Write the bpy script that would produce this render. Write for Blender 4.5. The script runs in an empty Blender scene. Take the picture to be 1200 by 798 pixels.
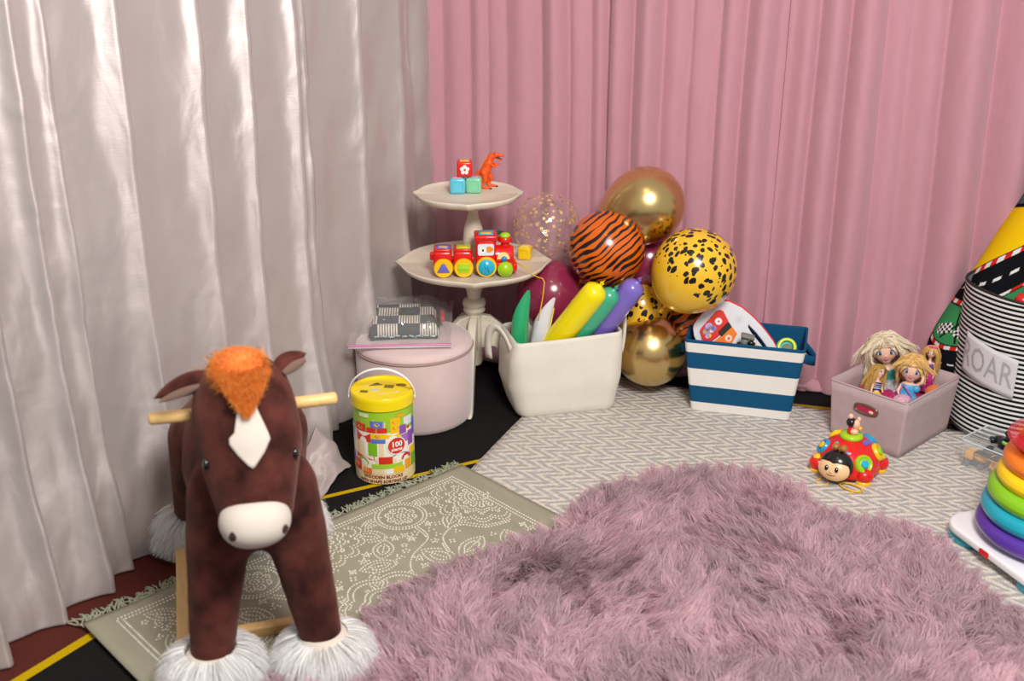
import bpy, bmesh, math, random
import numpy as np
from math import sin, cos, pi, radians, sqrt, atan2, exp
from mathutils import Vector, Matrix, noise
from mathutils.bvhtree import BVHTree

S = bpy.context.scene
COL = S.collection
random.seed(7)
RNG = np.random.default_rng(11)

# ------------------------------------------------------------------ camera
cam = bpy.data.cameras.new('camera'); camo = bpy.data.objects.new('camera', cam)
COL.objects.link(camo)
camo.location = (0, 0, 1.4)
camo.rotation_euler = (radians(90 - 21), 0, 0)
cam.sensor_width = 36.0
cam.lens = 39.0
cam.dof.use_dof = True
cam.dof.focus_distance = 3.0
cam.dof.aperture_fstop = 3.2
cam.clip_start = 0.05
S.camera = camo

# ------------------------------------------------------------------ light
w = bpy.data.worlds.new('world'); S.world = w; w.use_nodes = True
bg = w.node_tree.nodes['Background']
bg.inputs['Color'].default_value = (1.0, 0.97, 0.95, 1)
bg.inputs['Strength'].default_value = 0.48

def area(name, loc, target, size, power, color):
    l = bpy.data.lights.new(name, 'AREA'); o = bpy.data.objects.new(name, l)
    COL.objects.link(o); l.shape = 'DISK'; l.size = size; l.energy = power; l.color = color
    o.location = loc
    o.rotation_euler = (Vector(target) - Vector(loc)).to_track_quat('-Z', 'Y').to_euler()
    return o
area('key_softbox', (0.55, 0.45, 2.40), (0.25, 2.8, 0.35), 0.8, 90, (1.0, 0.972, 0.94))
area('warm_ceiling_lamp', (0.1, 1.75, 2.75), (0.1, 2.6, 0), 0.16, 3, (1.0, 0.62, 0.32))

S.view_settings.view_transform = 'Standard'
S.view_settings.look = 'None'
S.view_settings.gamma = 1
S.view_settings.exposure = 0.0
S.view_settings.use_curve_mapping = False

# ------------------------------------------------------------------ helpers
def hx(h, a=1.0):
    h = h.lstrip('#')
    r = []
    for i in (0, 2, 4):
        v = int(h[i:i+2], 16) / 255
        r.append(v / 12.92 if v <= 0.04045 else ((v + 0.055) / 1.055) ** 2.4)
    return (*r, a)

def nd(t, typ, **kw):
    n = t.nodes.new(typ)
    for k, v in kw.items():
        setattr(n, k, v)
    return n

MATS = {}
def mat(name, color, rough=0.5, metal=0.0, spec=0.5, sheen=0.0, coat=0.0, vary=None, bump=None,
        attr=None, aniso=0.0, sss=0.0, stretch=None, emit=0.0):
    """principled material; vary=(scale, amount) colour noise; bump=(scale, strength)"""
    if name in MATS: return MATS[name]
    m = bpy.data.materials.new(name); m.use_nodes = True
    t = m.node_tree; b = t.nodes['Principled BSDF']
    if isinstance(color, str): color = hx(color)
    b.inputs['Base Color'].default_value = color
    b.inputs['Roughness'].default_value = rough
    b.inputs['Metallic'].default_value = metal
    b.inputs['Specular IOR Level'].default_value = spec
    b.inputs['Sheen Weight'].default_value = sheen
    b.inputs['Coat Weight'].default_value = coat
    b.inputs['Coat Roughness'].default_value = 0.08
    if aniso: b.inputs['Anisotropic'].default_value = aniso
    if sss:
        b.inputs['Subsurface Weight'].default_value = sss
        b.inputs['Subsurface Radius'].default_value = (0.01, 0.006, 0.004)
    src = None
    tc = nd(t, 'ShaderNodeTexCoord'); co = tc.outputs['Object']
    if stretch:
        mp = nd(t, 'ShaderNodeMapping'); mp.inputs['Scale'].default_value = stretch
        t.links.new(co, mp.inputs['Vector']); co = mp.outputs['Vector']
    if attr:
        a = nd(t, 'ShaderNodeAttribute', attribute_name=attr); src = a.outputs['Color']
        t.links.new(src, b.inputs['Base Color'])
    if vary:
        n = nd(t, 'ShaderNodeTexNoise'); n.inputs['Scale'].default_value = vary[0]
        n.inputs['Detail'].default_value = 5
        t.links.new(co, n.inputs['Vector'])
        r = nd(t, 'ShaderNodeMapRange'); r.inputs['From Min'].default_value = 0.3; r.inputs['From Max'].default_value = 0.7
        r.inputs['To Min'].default_value = 1 - vary[1]; r.inputs['To Max'].default_value = 1 + vary[1]
        t.links.new(n.outputs['Fac'], r.inputs['Value'])
        mx = nd(t, 'ShaderNodeVectorMath', operation='SCALE')
        if src: t.links.new(src, mx.inputs[0])
        else: mx.inputs[0].default_value = color[:3]
        t.links.new(r.outputs['Result'], mx.inputs['Scale'])
        t.links.new(mx.outputs['Vector'], b.inputs['Base Color'])
    if bump:
        n = nd(t, 'ShaderNodeTexNoise'); n.inputs['Scale'].default_value = bump[0]
        n.inputs['Detail'].default_value = 4
        t.links.new(co, n.inputs['Vector'])
        bp = nd(t, 'ShaderNodeBump'); bp.inputs['Strength'].default_value = bump[1]
        bp.inputs['Distance'].default_value = 0.01
        t.links.new(n.outputs['Fac'], bp.inputs['Height'])
        t.links.new(bp.outputs['Normal'], b.inputs['Normal'])
    MATS[name] = m
    return m

class MB:
    def __init__(s, M=None):
        s.v = []; s.f = []; s.mi = []; s.M = M or Matrix(); s.cur = 0
    def add(s, vs, fs, M=None):
        o = len(s.v); T = s.M @ M if M else s.M
        s.v += [tuple(T @ Vector(v)) for v in vs]
        s.f += [tuple(i + o for i in f) for f in fs]
        s.mi += [s.cur] * len(fs)
        return s
    def box(s, c, d, M=None):
        x, y, z = c; a, b, h = d[0]/2, d[1]/2, d[2]/2
        v = [(x+i*a, y+j*b, z+k*h) for k in (-1, 1) for j in (-1, 1) for i in (-1, 1)]
        return s.add(v, [(0,2,3,1),(4,5,7,6),(0,1,5,4),(2,6,7,3),(0,4,6,2),(1,3,7,5)], M)
    def lathe(s, prof, n=32, M=None, cap=True):
        v = []; f = []
        for r, z in prof:
            v += [(r*cos(2*pi*i/n), r*sin(2*pi*i/n), z) for i in range(n)]
        for k in range(len(prof)-1):
            for i in range(n):
                j = (i+1) % n
                f.append((k*n+i, k*n+j, (k+1)*n+j, (k+1)*n+i))
        if cap:
            if prof[0][0] > 1e-6: f.append(tuple(range(n-1, -1, -1)))
            if prof[-1][0] > 1e-6: f.append(tuple((len(prof)-1)*n+i for i in range(n)))
        return s.add(v, f, M)
    def tube(s, pts, rad, n=10, M=None, flat=1.0, cap=True):
        pts = [Vector(p) for p in pts]; v = []; f = []
        if not hasattr(rad, '__len__'): rad = [rad]*len(pts)
        prev = None
        for k, p in enumerate(pts):
            d = (pts[min(k+1, len(pts)-1)] - pts[max(k-1, 0)]).normalized()
            if prev is None:
                a = Vector((0, 0, 1)) if abs(d.z) < 0.9 else Vector((1, 0, 0))
                u = d.cross(a).normalized()
            else:
                u = (prev - d*prev.dot(d)).normalized()
            prev = u; q = d.cross(u)
            for i in range(n):
                t = 2*pi*i/n
                v.append(tuple(p + (u*cos(t) + q*sin(t)*flat)*rad[k]))
        for k in range(len(pts)-1):
            for i in range(n):
                j = (i+1) % n
                f.append((k*n+i, k*n+j, (k+1)*n+j, (k+1)*n+i))
        if cap:
            f.append(tuple(range(n-1, -1, -1))); f.append(tuple((len(pts)-1)*n+i for i in range(n)))
        return s.add(v, f, M)
    def ball(s, c, r, nu=20, nv=12, M=None):
        if not hasattr(r, '__len__'): r = (r, r, r)
        v = [(c[0], c[1], c[2]-r[2])]; f = []
        for k in range(1, nv):
            t = -pi/2 + pi*k/nv
            v += [(c[0]+r[0]*cos(t)*cos(2*pi*i/nu), c[1]+r[1]*cos(t)*sin(2*pi*i/nu), c[2]+r[2]*sin(t)) for i in range(nu)]
        v.append((c[0], c[1], c[2]+r[2]))
        for i in range(nu):
            j = (i+1) % nu
            f.append((0, 1+j, 1+i)); f.append((len(v)-1, 1+(nv-2)*nu+i, 1+(nv-2)*nu+j))
            for k in range(nv-2):
                f.append((1+k*nu+i, 1+k*nu+j, 1+(k+1)*nu+j, 1+(k+1)*nu+i))
        return s.add(v, f, M)
    def caps(s, a, b, ra, rb, n=14):
        """tapered capsule for remeshed bodies"""
        a, b = Vector(a), Vector(b); pts = []; rad = []
        d = (b-a); L = d.length; d = d/L if L > 1e-6 else Vector((0, 0, 1))
        for t in (-.98, -.8, -.5, 0): pts.append(a + d*ra*t); rad.append(ra*sqrt(1-t*t))
        for t in (0, .5, .8, .98): pts.append(b + d*rb*t); rad.append(rb*sqrt(1-t*t))
        return s.tube(pts, rad, n)
    def prism(s, out, z0, z1, M=None):
        n = len(out)
        v = [(x, y, z0) for x, y in out] + [(x, y, z1) for x, y in out]
        f = [tuple(range(n-1, -1, -1)), tuple(range(n, 2*n))]
        f += [(i, (i+1) % n, n+(i+1) % n, n+i) for i in range(n)]
        return s.add(v, f, M)
    def grid(s, fn, nu, nv, closeu=False, M=None):
        v = [fn(i/nu, j/nv) for j in range(nv+1) for i in range(nu if closeu else nu+1)]
        m = nu if closeu else nu+1; f = []
        for j in range(nv):
            for i in range(nu):
                k = (i+1) % m
                f.append((j*m+i, j*m+k, (j+1)*m+k, (j+1)*m+i))
        return s.add(v, f, M)
    def mesh(s, name, mats, smooth=True):
        me = bpy.data.meshes.new(name)
        me.from_pydata(s.v, [], s.f)
        for m in (mats if isinstance(mats, (list, tuple)) else [mats]): me.materials.append(m)
        if any(s.mi): me.polygons.foreach_set('material_index', s.mi)
        me.polygons.foreach_set('use_smooth', [bool(smooth)]*len(s.f))
        me.update()
        return me
    def build(s, name, mats, parent=None, smooth=True, bevel=0, seg=2, subsurf=0, remesh=0, sm=6, solid=0, sharp=None, loc=None, rot=None):
        o = bpy.data.objects.new(name, s.mesh(name, mats, smooth)); COL.objects.link(o)
        if parent: o.parent = parent
        if loc is not None: o.location = loc
        if rot is not None: o.rotation_euler = rot
        if remesh:
            m = o.modifiers.new('r', 'REMESH'); m.mode = 'VOXEL'; m.voxel_size = remesh; m.use_smooth_shade = True
            m = o.modifiers.new('s', 'SMOOTH'); m.iterations = sm; m.factor = 0.5
        if solid:
            m = o.modifiers.new('t', 'SOLIDIFY'); m.thickness = solid; m.offset = -1
        if bevel:
            m = o.modifiers.new('b', 'BEVEL'); m.width = bevel; m.segments = seg; m.limit_method = 'ANGLE'
            m.angle_limit = radians(40); m.harden_normals = False
        if subsurf:
            m = o.modifiers.new('u', 'SUBSURF'); m.levels = subsurf; m.render_levels = subsurf
        if sharp:
            o.data.set_sharp_from_angle(angle=radians(sharp))
        return o

def obj_me(name, me, parent=None, loc=None, rot=None, scale=None):
    o = bpy.data.objects.new(name, me); COL.objects.link(o)
    if parent: o.parent = parent
    if loc is not None: o.location = loc
    if rot is not None: o.rotation_euler = rot
    if scale is not None: o.scale = scale
    return o

def tag(o, label, cat, group=None, kind=None):
    o['label'] = label; o['category'] = cat
    if group: o['group'] = group
    if kind: o['kind'] = kind
    return o

def thing(name, label, cat, loc=(0, 0, 0), rz=0.0, group=None, rot=None):
    o = bpy.data.objects.new(name, None); COL.objects.link(o)
    o.empty_display_size = 0.05
    o.location = loc; o.rotation_euler = rot or (0, 0, rz)
    return tag(o, label, cat, group)

def struct(o): o['kind'] = 'structure'; return o

def copy_tree(o, parent=None):
    c = o.copy(); COL.objects.link(c); c.parent = parent
    for ch in list(o.children): copy_tree(ch, c)
    return c

def rot_to(d, up=(0, 0, 1)):
    """matrix whose local z points along d"""
    return Vector(d).to_track_quat('Z', 'Y').to_matrix().to_4x4()

def at_m(loc, d=(0, 0, 1)):
    return Matrix.Translation(Vector(loc)) @ rot_to(d)

def bvh_of(o):
    dg = bpy.context.evaluated_depsgraph_get()
    bpy.context.view_layer.update()
    e = o.evaluated_get(dg); me = e.to_mesh()
    t = BVHTree.FromPolygons([v.co.copy() for v in me.vertices], [tuple(p.vertices) for p in me.polygons])
    e.to_mesh_clear()
    return t

def on_surface(bvh, org, d, off):
    h = bvh.ray_cast(Vector(org), Vector(d).normalized())
    if h[0] is None: return None
    return h[0] - Vector(d).normalized()*off

def patch(bvh, outline, org, ax, ay, d, off=0.002, rings=5, thick=0.0):
    """flat shape (2-D outline around 0,0) laid onto a surface along direction d (all local)"""
    org, ax, ay, d = Vector(org), Vector(ax), Vector(ay), Vector(d)
    mb = MB(); vs = []; n = len(outline)
    cen = on_surface(bvh, org, d, off)
    if cen is None: return mb
    vs.append(cen)
    for k in range(1, rings+1):
        for x, y in outline:
            t = k/rings
            p = on_surface(bvh, org + ax*x*t + ay*y*t, d, off)
            vs.append(p if p is not None else vs[-1])
    fs = [(0, 1+i, 1+(i+1) % n) for i in range(n)]
    for k in range(rings-1):
        for i in range(n):
            j = (i+1) % n
            fs.append((1+k*n+i, 1+(k+1)*n+i, 1+(k+1)*n+j, 1+k*n+j))
    # skirt down into the surface so the patch has an edge
    o = len(vs)
    for i in range(n):
        vs.append(vs[1+(rings-1)*n+i] + d.normalized()*(off*1.5+0.001))
    for i in range(n):
        j = (i+1) % n
        fs.append((1+(rings-1)*n+i, o+i, o+j, 1+(rings-1)*n+j))
    mb.add(vs, fs)
    return mb

def circ(r, n=20, ry=None):
    ry = ry or r
    return [(r*cos(2*pi*i/n), ry*sin(2*pi*i/n)) for i in range(n)]

def fur(name, m, parent, P, D0, D1, L, W, seg=3, rnd=0.25, tone=(0.85, 1.12), base=(1, 1, 1), kind=True):
    """ribbon strands: roots P, start direction D0, end direction D1 (n,3), length L (n,), width W"""
    n = len(P)
    D0 = D0 / np.linalg.norm(D0, axis=1, keepdims=True)
    D1 = D1 + RNG.normal(0, rnd, (n, 3))
    D1 = D1 / np.linalg.norm(D1, axis=1, keepdims=True)
    rs = RNG.normal(0, 1, (n, 3))
    V = np.zeros((n, seg+1, 2, 3), np.float32)
    p = P.copy(); step = (L/seg)[:, None]
    for k in range(seg+1):
        t = k/seg
        d = D0*(1-t) + D1*t
        d /= np.linalg.norm(d, axis=1, keepdims=True) + 1e-9
        sd = np.cross(d, rs); sd /= np.linalg.norm(sd, axis=1, keepdims=True) + 1e-9
        wv = W * (1 - 0.8*t**1.5) * 0.5
        V[:, k, 0] = p - sd*wv; V[:, k, 1] = p + sd*wv
        p = p + d*step
    nv = n*(seg+1)*2
    idx = (np.arange(n)*(seg+1)*2)[:, None, None]
    q = np.array([[2*k, 2*k+1, 2*k+3, 2*k+2] for k in range(seg)])[None]
    F = (idx + q).reshape(-1)
    me = bpy.data.meshes.new(name)
    me.vertices.add(nv); me.vertices.foreach_set('co', V.reshape(-1))
    nf = n*seg
    me.loops.add(nf*4); me.loops.foreach_set('vertex_index', F.astype(np.int32))
    me.polygons.add(nf)
    me.polygons.foreach_set('loop_start', np.arange(0, nf*4, 4, dtype=np.int32))
    me.polygons.foreach_set('use_smooth', np.ones(nf, bool))
    a = me.color_attributes.new('Col', 'FLOAT_COLOR', 'POINT')
    tn = RNG.uniform(tone[0], tone[1], n)
    c = np.ones((n, (seg+1)*2, 4), np.float32)
    b = np.array(base)
    b = np.broadcast_to(b, (n, 3)) if b.ndim == 1 else b
    c[:, :, :3] = (b*tn[:, None])[:, None, :]
    a.data.foreach_set('color', c.reshape(-1))
    me.materials.append(m)
    me.update(calc_edges=True); me.validate()
    o = obj_me(name, me, parent)
    if kind: o['kind'] = 'stuff'
    return o

def fur_mat(name, rough=0.6, trans=0.35):
    m = bpy.data.materials.new(name); m.use_nodes = True
    t = m.node_tree; b = t.nodes['Principled BSDF']
    a = nd(t, 'ShaderNodeAttribute', attribute_name='Col')
    b.inputs['Roughness'].default_value = rough
    b.inputs['Specular IOR Level'].default_value = 0.25
    t.links.new(a.outputs['Color'], b.inputs['Base Color'])
    tr = nd(t, 'ShaderNodeBsdfTranslucent'); t.links.new(a.outputs['Color'], tr.inputs['Color'])
    mx = nd(t, 'ShaderNodeMixShader'); mx.inputs[0].default_value = trans
    t.links.new(b.outputs[0], mx.inputs[1]); t.links.new(tr.outputs[0], mx.inputs[2])
    t.links.new(mx.outputs[0], t.nodes['Material Output'].inputs['Surface'])
    return m

def vcol(me, fn):
    a = me.color_attributes.new('Col', 'FLOAT_COLOR', 'POINT')
    for i, v in enumerate(me.vertices):
        a.data[i].color = fn(i, v.co)

def smooth01(x):
    x = max(0.0, min(1.0, x)); return x*x*(3-2*x)

def text_mesh(s, size, bold=0.0):
    c = bpy.data.curves.new('lettering', 'FONT'); c.body = s; c.size = size
    c.align_x = 'CENTER'; c.align_y = 'CENTER'; c.offset = bold; c.resolution_u = 2
    o = bpy.data.objects.new('lettering', c); COL.objects.link(o)
    dg = bpy.context.evaluated_depsgraph_get(); bpy.context.view_layer.update()
    me = o.evaluated_get(dg).to_mesh()
    vs = [tuple(v.co) for v in me.vertices]; fs = [tuple(p.vertices) for p in me.polygons]
    o.evaluated_get(dg).to_mesh_clear()
    bpy.data.objects.remove(o); bpy.data.curves.remove(c)
    return vs, fs

# ------------------------------------------------------------------ setting
def carpet_mat():
    m = bpy.data.materials.new('black carpet with maroon and yellow bands'); m.use_nodes = True
    t = m.node_tree; b = t.nodes['Principled BSDF']; b.inputs['Roughness'].default_value = 0.95
    b.inputs['Specular IOR Level'].default_value = 0.1
    g = nd(t, 'ShaderNodeNewGeometry')
    def dist(p, d):
        # signed distance to line through p with direction d (positive on its left)
        n = Vector((-d[1], d[0])).normalized()
        v = nd(t, 'ShaderNodeVectorMath', operation='DOT_PRODUCT')
        v.inputs[1].default_value = (n.x, n.y, 0); t.links.new(g.outputs['Position'], v.inputs[0])
        s = nd(t, 'ShaderNodeMath', operation='SUBTRACT'); t.links.new(v.outputs['Value'], s.inputs[0])
        s.inputs[1].default_value = n.x*p[0] + n.y*p[1]
        return s.outputs[0]
    def step(x, thr, gt=True):
        s = nd(t, 'ShaderNodeMath', operation='GREATER_THAN' if gt else 'LESS_THAN')
        t.links.new(x, s.inputs[0]); s.inputs[1].default_value = thr; return s.outputs[0]
    def mul(a, c):
        s = nd(t, 'ShaderNodeMath', operation='MULTIPLY'); t.links.new(a, s.inputs[0]); t.links.new(c, s.inputs[1]); return s.outputs[0]
    def mixc(prev, col, fac):
        x = nd(t, 'ShaderNodeMix', data_type='RGBA'); t.links.new(fac, x.inputs['Factor'])
        if isinstance(prev, tuple): x.inputs['A'].default_value = prev
        else: t.links.new(prev, x.inputs['A'])
        x.inputs['B'].default_value = col; return x.outputs['Result']
    black, maroon, yellow, gold = hx('#1d1b1c'), hx('#5a2a24'), hx('#c4a408'), hx('#a08020')
    A = dist((-0.96, 1.80), (0.21, 0.33))        # near line on the left, maroon beyond it
    B = dist((-0.503, 2.512), (0.285, 0.148))    # far line behind the dotted rug, maroon on the near side
    mar = mul(step(A, 0.0), step(B, 0.0, False))
    c = mixc(black, maroon, mar)
    c = mixc(c, yellow, mul(mul(step(A, -0.012), step(A, 0.012, False)), step(B, 0.0, False)))
    c = mixc(c, yellow, mul(step(B, -0.008), step(B, 0.008, False)))
    Cc = dist((0.846, 3.100), (0.127, -0.036))   # gold line in front of the pink curtain
    Ex = dist((0.5, 3.0), (0.0, -1.0))           # it starts to the right of the balloons
    c = mixc(c, gold, mul(mul(step(Cc, -0.012), step(Cc, 0.012, False)), step(Ex, 0.0)))
    n = nd(t, 'ShaderNodeTexNoise'); n.inputs['Scale'].default_value = 300; t.links.new(g.outputs['Position'], n.inputs['Vector'])
    r = nd(t, 'ShaderNodeMapRange'); r.inputs['To Min'].default_value = 0.55; r.inputs['To Max'].default_value = 1.45
    t.links.new(n.outputs['Fac'], r.inputs['Value'])
    sc = nd(t, 'ShaderNodeVectorMath', operation='SCALE'); t.links.new(c, sc.inputs[0]); t.links.new(r.outputs[0], sc.inputs['Scale'])
    t.links.new(sc.outputs[0], b.inputs['Base Color'])
    bp = nd(t, 'ShaderNodeBump'); bp.inputs['Strength'].default_value = 0.6; bp.inputs['Distance'].default_value = 0.004
    t.links.new(n.outputs['Fac'], bp.inputs['Height']); t.links.new(bp.outputs[0], b.inputs['Normal'])
    return m
struct(MB().box((0.3, 1.6, -0.05), (4.6, 5.0, 0.1)).build('floor', carpet_mat(), smooth=False))
wm = mat('painted wall', '#cfc6bd', 0.9)
def wall(name, p, q):
    d = (Vector(q)-Vector(p)); M = Matrix.Translation(Vector((*p, 0))) @ Matrix.Rotation(atan2(d.y, d.x), 4, 'Z')
    return struct(MB(M).box((d.length/2, 0.05, 1.3), (d.length, 0.1, 2.6)).build(name, wm, smooth=False))
wall('wall_back', (-0.40, 3.76), (2.30, 3.157))
wall('wall_left', (-1.92, 0.55), (-0.36, 3.68))

# ------------------------------------------------------------------ curtains
def satin():
    m = bpy.data.materials.new('silver blush satin'); m.use_nodes = True
    t = m.node_tree; b = t.nodes['Principled BSDF']
    b.inputs['Roughness'].default_value = 0.40; b.inputs['Metallic'].default_value = 0.38
    b.inputs['Anisotropic'].default_value = 0.8
    tv = nd(t, 'ShaderNodeCombineXYZ'); tv.inputs['Z'].default_value = 1.0; t.links.new(tv.outputs[0], b.inputs['Tangent'])   # threads run down the drop
    b.inputs['Base Color'].default_value = hx('#bfb3b0')
    b.inputs['Specular IOR Level'].default_value = 0.6
    b.inputs['Sheen Weight'].default_value = 0.2
    g = nd(t, 'ShaderNodeNewGeometry')
    # crumple creases: stretched, warped noise
    mp = nd(t, 'ShaderNodeMapping'); mp.inputs['Scale'].default_value = (6, 6, 3.2); mp.inputs['Rotation'].default_value = (0.35, 0.25, 0.2)
    t.links.new(g.outputs['Position'], mp.inputs['Vector'])
    n = nd(t, 'ShaderNodeTexNoise'); n.inputs['Scale'].default_value = 1.7; n.inputs['Detail'].default_value = 2.5; n.inputs['Distortion'].default_value = 0.5
    n.inputs['Roughness'].default_value = 0.55
    t.links.new(mp.outputs[0], n.inputs['Vector'])
    n2 = nd(t, 'ShaderNodeTexNoise'); n2.inputs['Scale'].default_value = 420
    mp2 = nd(t, 'ShaderNodeMapping'); mp2.inputs['Scale'].default_value = (0.15, 0.15, 1)
    t.links.new(g.outputs['Position'], mp2.inputs['Vector']); t.links.new(mp2.outputs[0], n2.inputs['Vector'])
    b1 = nd(t, 'ShaderNodeBump'); b1.inputs['Strength'].default_value = 0.36; b1.inputs['Distance'].default_value = 0.012
    t.links.new(n.outputs['Fac'], b1.inputs['Height'])
    mp3 = nd(t, 'ShaderNodeMapping'); mp3.inputs['Scale'].default_value = (9, 9, 15); mp3.inputs['Rotation'].default_value = (0.75, 0.5, 0.1)
    t.links.new(g.outputs['Position'], mp3.inputs['Vector'])
    n3 = nd(t, 'ShaderNodeTexNoise', noise_type='RIDGED_MULTIFRACTAL'); n3.inputs['Scale'].default_value = 0.8; n3.inputs['Detail'].default_value = 2; n3.inputs['Distortion'].default_value = 0.6
    t.links.new(mp3.outputs[0], n3.inputs['Vector'])
    b3 = nd(t, 'ShaderNodeBump'); b3.inputs['Strength'].default_value = 0.16; b3.inputs['Distance'].default_value = 0.010
    t.links.new(n3.outputs['Fac'], b3.inputs['Height']); t.links.new(b1.outputs[0], b3.inputs['Normal'])
    b2 = nd(t, 'ShaderNodeBump'); b2.inputs['Strength'].default_value = 0.12; b2.inputs['Distance'].default_value = 0.002
    t.links.new(n2.outputs['Fac'], b2.inputs['Height']); t.links.new(b3.outputs[0], b2.inputs['Normal'])
    t.links.new(b2.outputs[0], b.inputs['Normal'])
    return m
SATIN = satin()
PINK = mat('dusty pink curtain cloth', '#c18d99', 0.75, spec=0.2, sheen=0.35, vary=(60, 0.03), bump=(700, 0.06), stretch=(1, 1, 0.3))

def fold_profile(valleys, skew, amp_cap, kamp):
    def f(s):
        for a, b in zip(valleys, valleys[1:]):
            if a <= s <= b:
                t = (s-a)/(b-a); wdt = b-a
                if skew < 0.7:      # satin: a rounded nose beside each sharp edge, then a long flat tail
                    return min(amp_cap, kamp*wdt) * smooth01(t/0.25) * (0.42*(1-t) + 0.58*(1-t)**4.2)*1.3
                h1 = 0.5+0.5*sin(a*91.7+3.1); h2 = 0.5+0.5*sin(a*53.3+1.7)
                t = t**(skew*(0.8+0.4*h2))
                am = 1.0 if skew < 0.7 else 0.35+1.0*h1
                return min(amp_cap, kamp*wdt) * am * (sin(pi*t)**(0.75 if skew < 0.7 else 0.7+0.6*h2))
        return 0.0
    return f

def curtain(name, label, org, d, nrm, s0, s1, valleys, skew, cap, kamp, m, group, hem, seed, lean=0.0, z0=0.004, wav=0.006, step=0.0045):
    f = fold_profile(valleys, skew, cap, kamp)
    nu = int((s1-s0)/step); nv = 64
    org = Vector((*org, 0)); d = Vector((*d, 0)); nrm = Vector((*nrm, 0))
    def P(u, v):
        s = s0 + (s1-s0)*u
        z = z0 + (2.45-z0) * (v**1.5)
        drift = 0.02*noise.noise((s*2.0+seed, z*1.1, seed)) * (1 - v*0.4)
        h = f(min(s1-1e-4, max(s0+1e-4, s + drift)))
        low = 1-smooth01(z/0.55)
        h = h*(1+0.25*low*noise.noise((s*5, seed, 1.3))) + hem*low*low*(1+0.8*noise.noise((s*6+seed, 3.1, 0)))
        h += wav*noise.noise((s*14, z*6, seed)) + 0.5*wav*noise.noise((s*30+z*14, z*16, seed+5))
        h += lean*z
        return tuple(org + d*s + nrm*h + Vector((0, 0, z)))
    o = MB().grid(P, nu, nv).build(name, m, solid=0.0015)
    return tag(o, label, 'curtain', group)

sil_o, sil_d, sil_n = (-0.262, 3.535), (-0.447, -0.894), (0.894, -0.447)
SV = [-0.02, 0.225, 0.40, 0.435, 0.639, 0.71, 0.89, 1.059, 1.288, 1.467, 1.546, 1.677, 1.82, 2.0, 2.2, 2.4]
g1 = 'silver satin curtain panels'
curtain('satin_curtain', 'narrow crinkled silver satin curtain panel in the corner behind the tiered table',
        sil_o, sil_d, sil_n, -0.02, 0.235, [-0.02, 0.10, 0.235], 1.0, 0.015, 0.2, SATIN, None, 0.01, 2.0, wav=0.012)
mid = curtain('satin_curtain', 'wide pleated silver satin curtain behind the rocking horse and pink pouffe',
        sil_o, sil_d, sil_n, 0.225, 1.472, SV[1:10], 0.62, 0.12, 0.58, SATIN, None, 0.03, 4.0, wav=0.007)
curtain('satin_curtain', 'silver satin curtain panel at the left edge with a stitched seam, nearest the camera',
        sil_o, sil_d, sil_n, 1.465, 2.4, SV[9:], 0.62, 0.12, 0.62, SATIN, None, 0.04, 9.0, wav=0.007)

pk_o, pk_d, pk_n = (-0.228, 3.535), (0.976, -0.218), (-0.218, -0.976)
PV = [-0.06, 0.012, 0.1, 0.158, 0.213, 0.327, 0.416, 0.48, 0.535, 0.605, 0.694, 0.777, 0.861, 0.931, 1.025, 1.058, 1.137, 1.224, 1.322, 1.394, 1.49, 1.621, 1.775, 1.901, 2.025, 2.2, 2.4]
curtain('pink_curtain', 'dusty pink curtain panel in the corner behind the tiered table',
        pk_o, pk_d, pk_n, -0.06, 0.535, PV[:9], 0.9, 0.04, 0.42, PINK, None, 0.012, 21.0, wav=0.003)
curtain('pink_curtain', 'dusty pink curtain panel behind the balloons and the blue striped bin',
        pk_o, pk_d, pk_n, 0.53, 1.062, PV[8:15], 0.8, 0.045, 0.48, PINK, None, 0.02, 33.0, wav=0.003)
curtain('pink_curtain', 'dusty pink curtain panel on the right behind the dolls and the road mat',
        pk_o, pk_d, pk_n, 1.052, 2.4, PV[14:], 1.15, 0.05, 0.5, PINK, None, 0.035, 41.0, wav=0.003)

# satin hem trailing on the carpet
def tailP(u, v):
    a = Vector((-0.62, 2.52, 0)).lerp(Vector((-0.53, 2.78, 0)), u)
    b = Vector((-0.500, 2.47, 0)).lerp(Vector((-0.435, 2.68, 0)), u)
    p = a.lerp(b, v)
    z = 0.06*(1-v)**2 + 0.012 + 0.014*sin(u*7+v*3)*(1-v*0.3) + 0.006*noise.noise((u*6, v*6, 2))
    return (p.x + 0.012*sin(v*9+u*4)*(1-v), p.y, max(0.005, z))
tl = MB().grid(tailP, 24, 18).build('trailing_hem', SATIN, mid, solid=0.0015)
# bunched pink hem beside the blue bin
def roll(name, pts, r, m, parent, seed, flat=0.6):
    n = 26
    P = [Vector(p) for p in pts]
    cs = []
    for i in range(n+1):
        t = i/n*(len(P)-1); k = min(int(t), len(P)-2); cs.append(P[k].lerp(P[k+1], t-k))
    def fn(u, v):
        j = min(n, int(v*n+0.5)); c = cs[j]; dn = (cs[min(j+1, n)]-cs[max(j-1, 0)]).normalized()
        sd = dn.cross(Vector((0, 0, 1))).normalized()
        rr = r*(1+0.35*noise.noise((u*6.28, v*5, seed)))*(0.35+0.65*sin(pi*max(0.06, min(0.94, v)))**0.5)
        th = 2*pi*u
        return tuple(c + sd*cos(th)*rr + Vector((0, 0, 1))*(sin(th)*rr*flat + r*flat))
    return MB().grid(fn, 24, n, closeu=True).build(name, m, parent)
pk = [o for o in COL.objects if o.name.startswith('pink_curtain')]
roll('bunched_hem', [(0.83, 3.235, 0), (0.93, 3.215, 0.0), (1.02, 3.20, 0)], 0.03, PINK, pk[2], 3.3)
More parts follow.
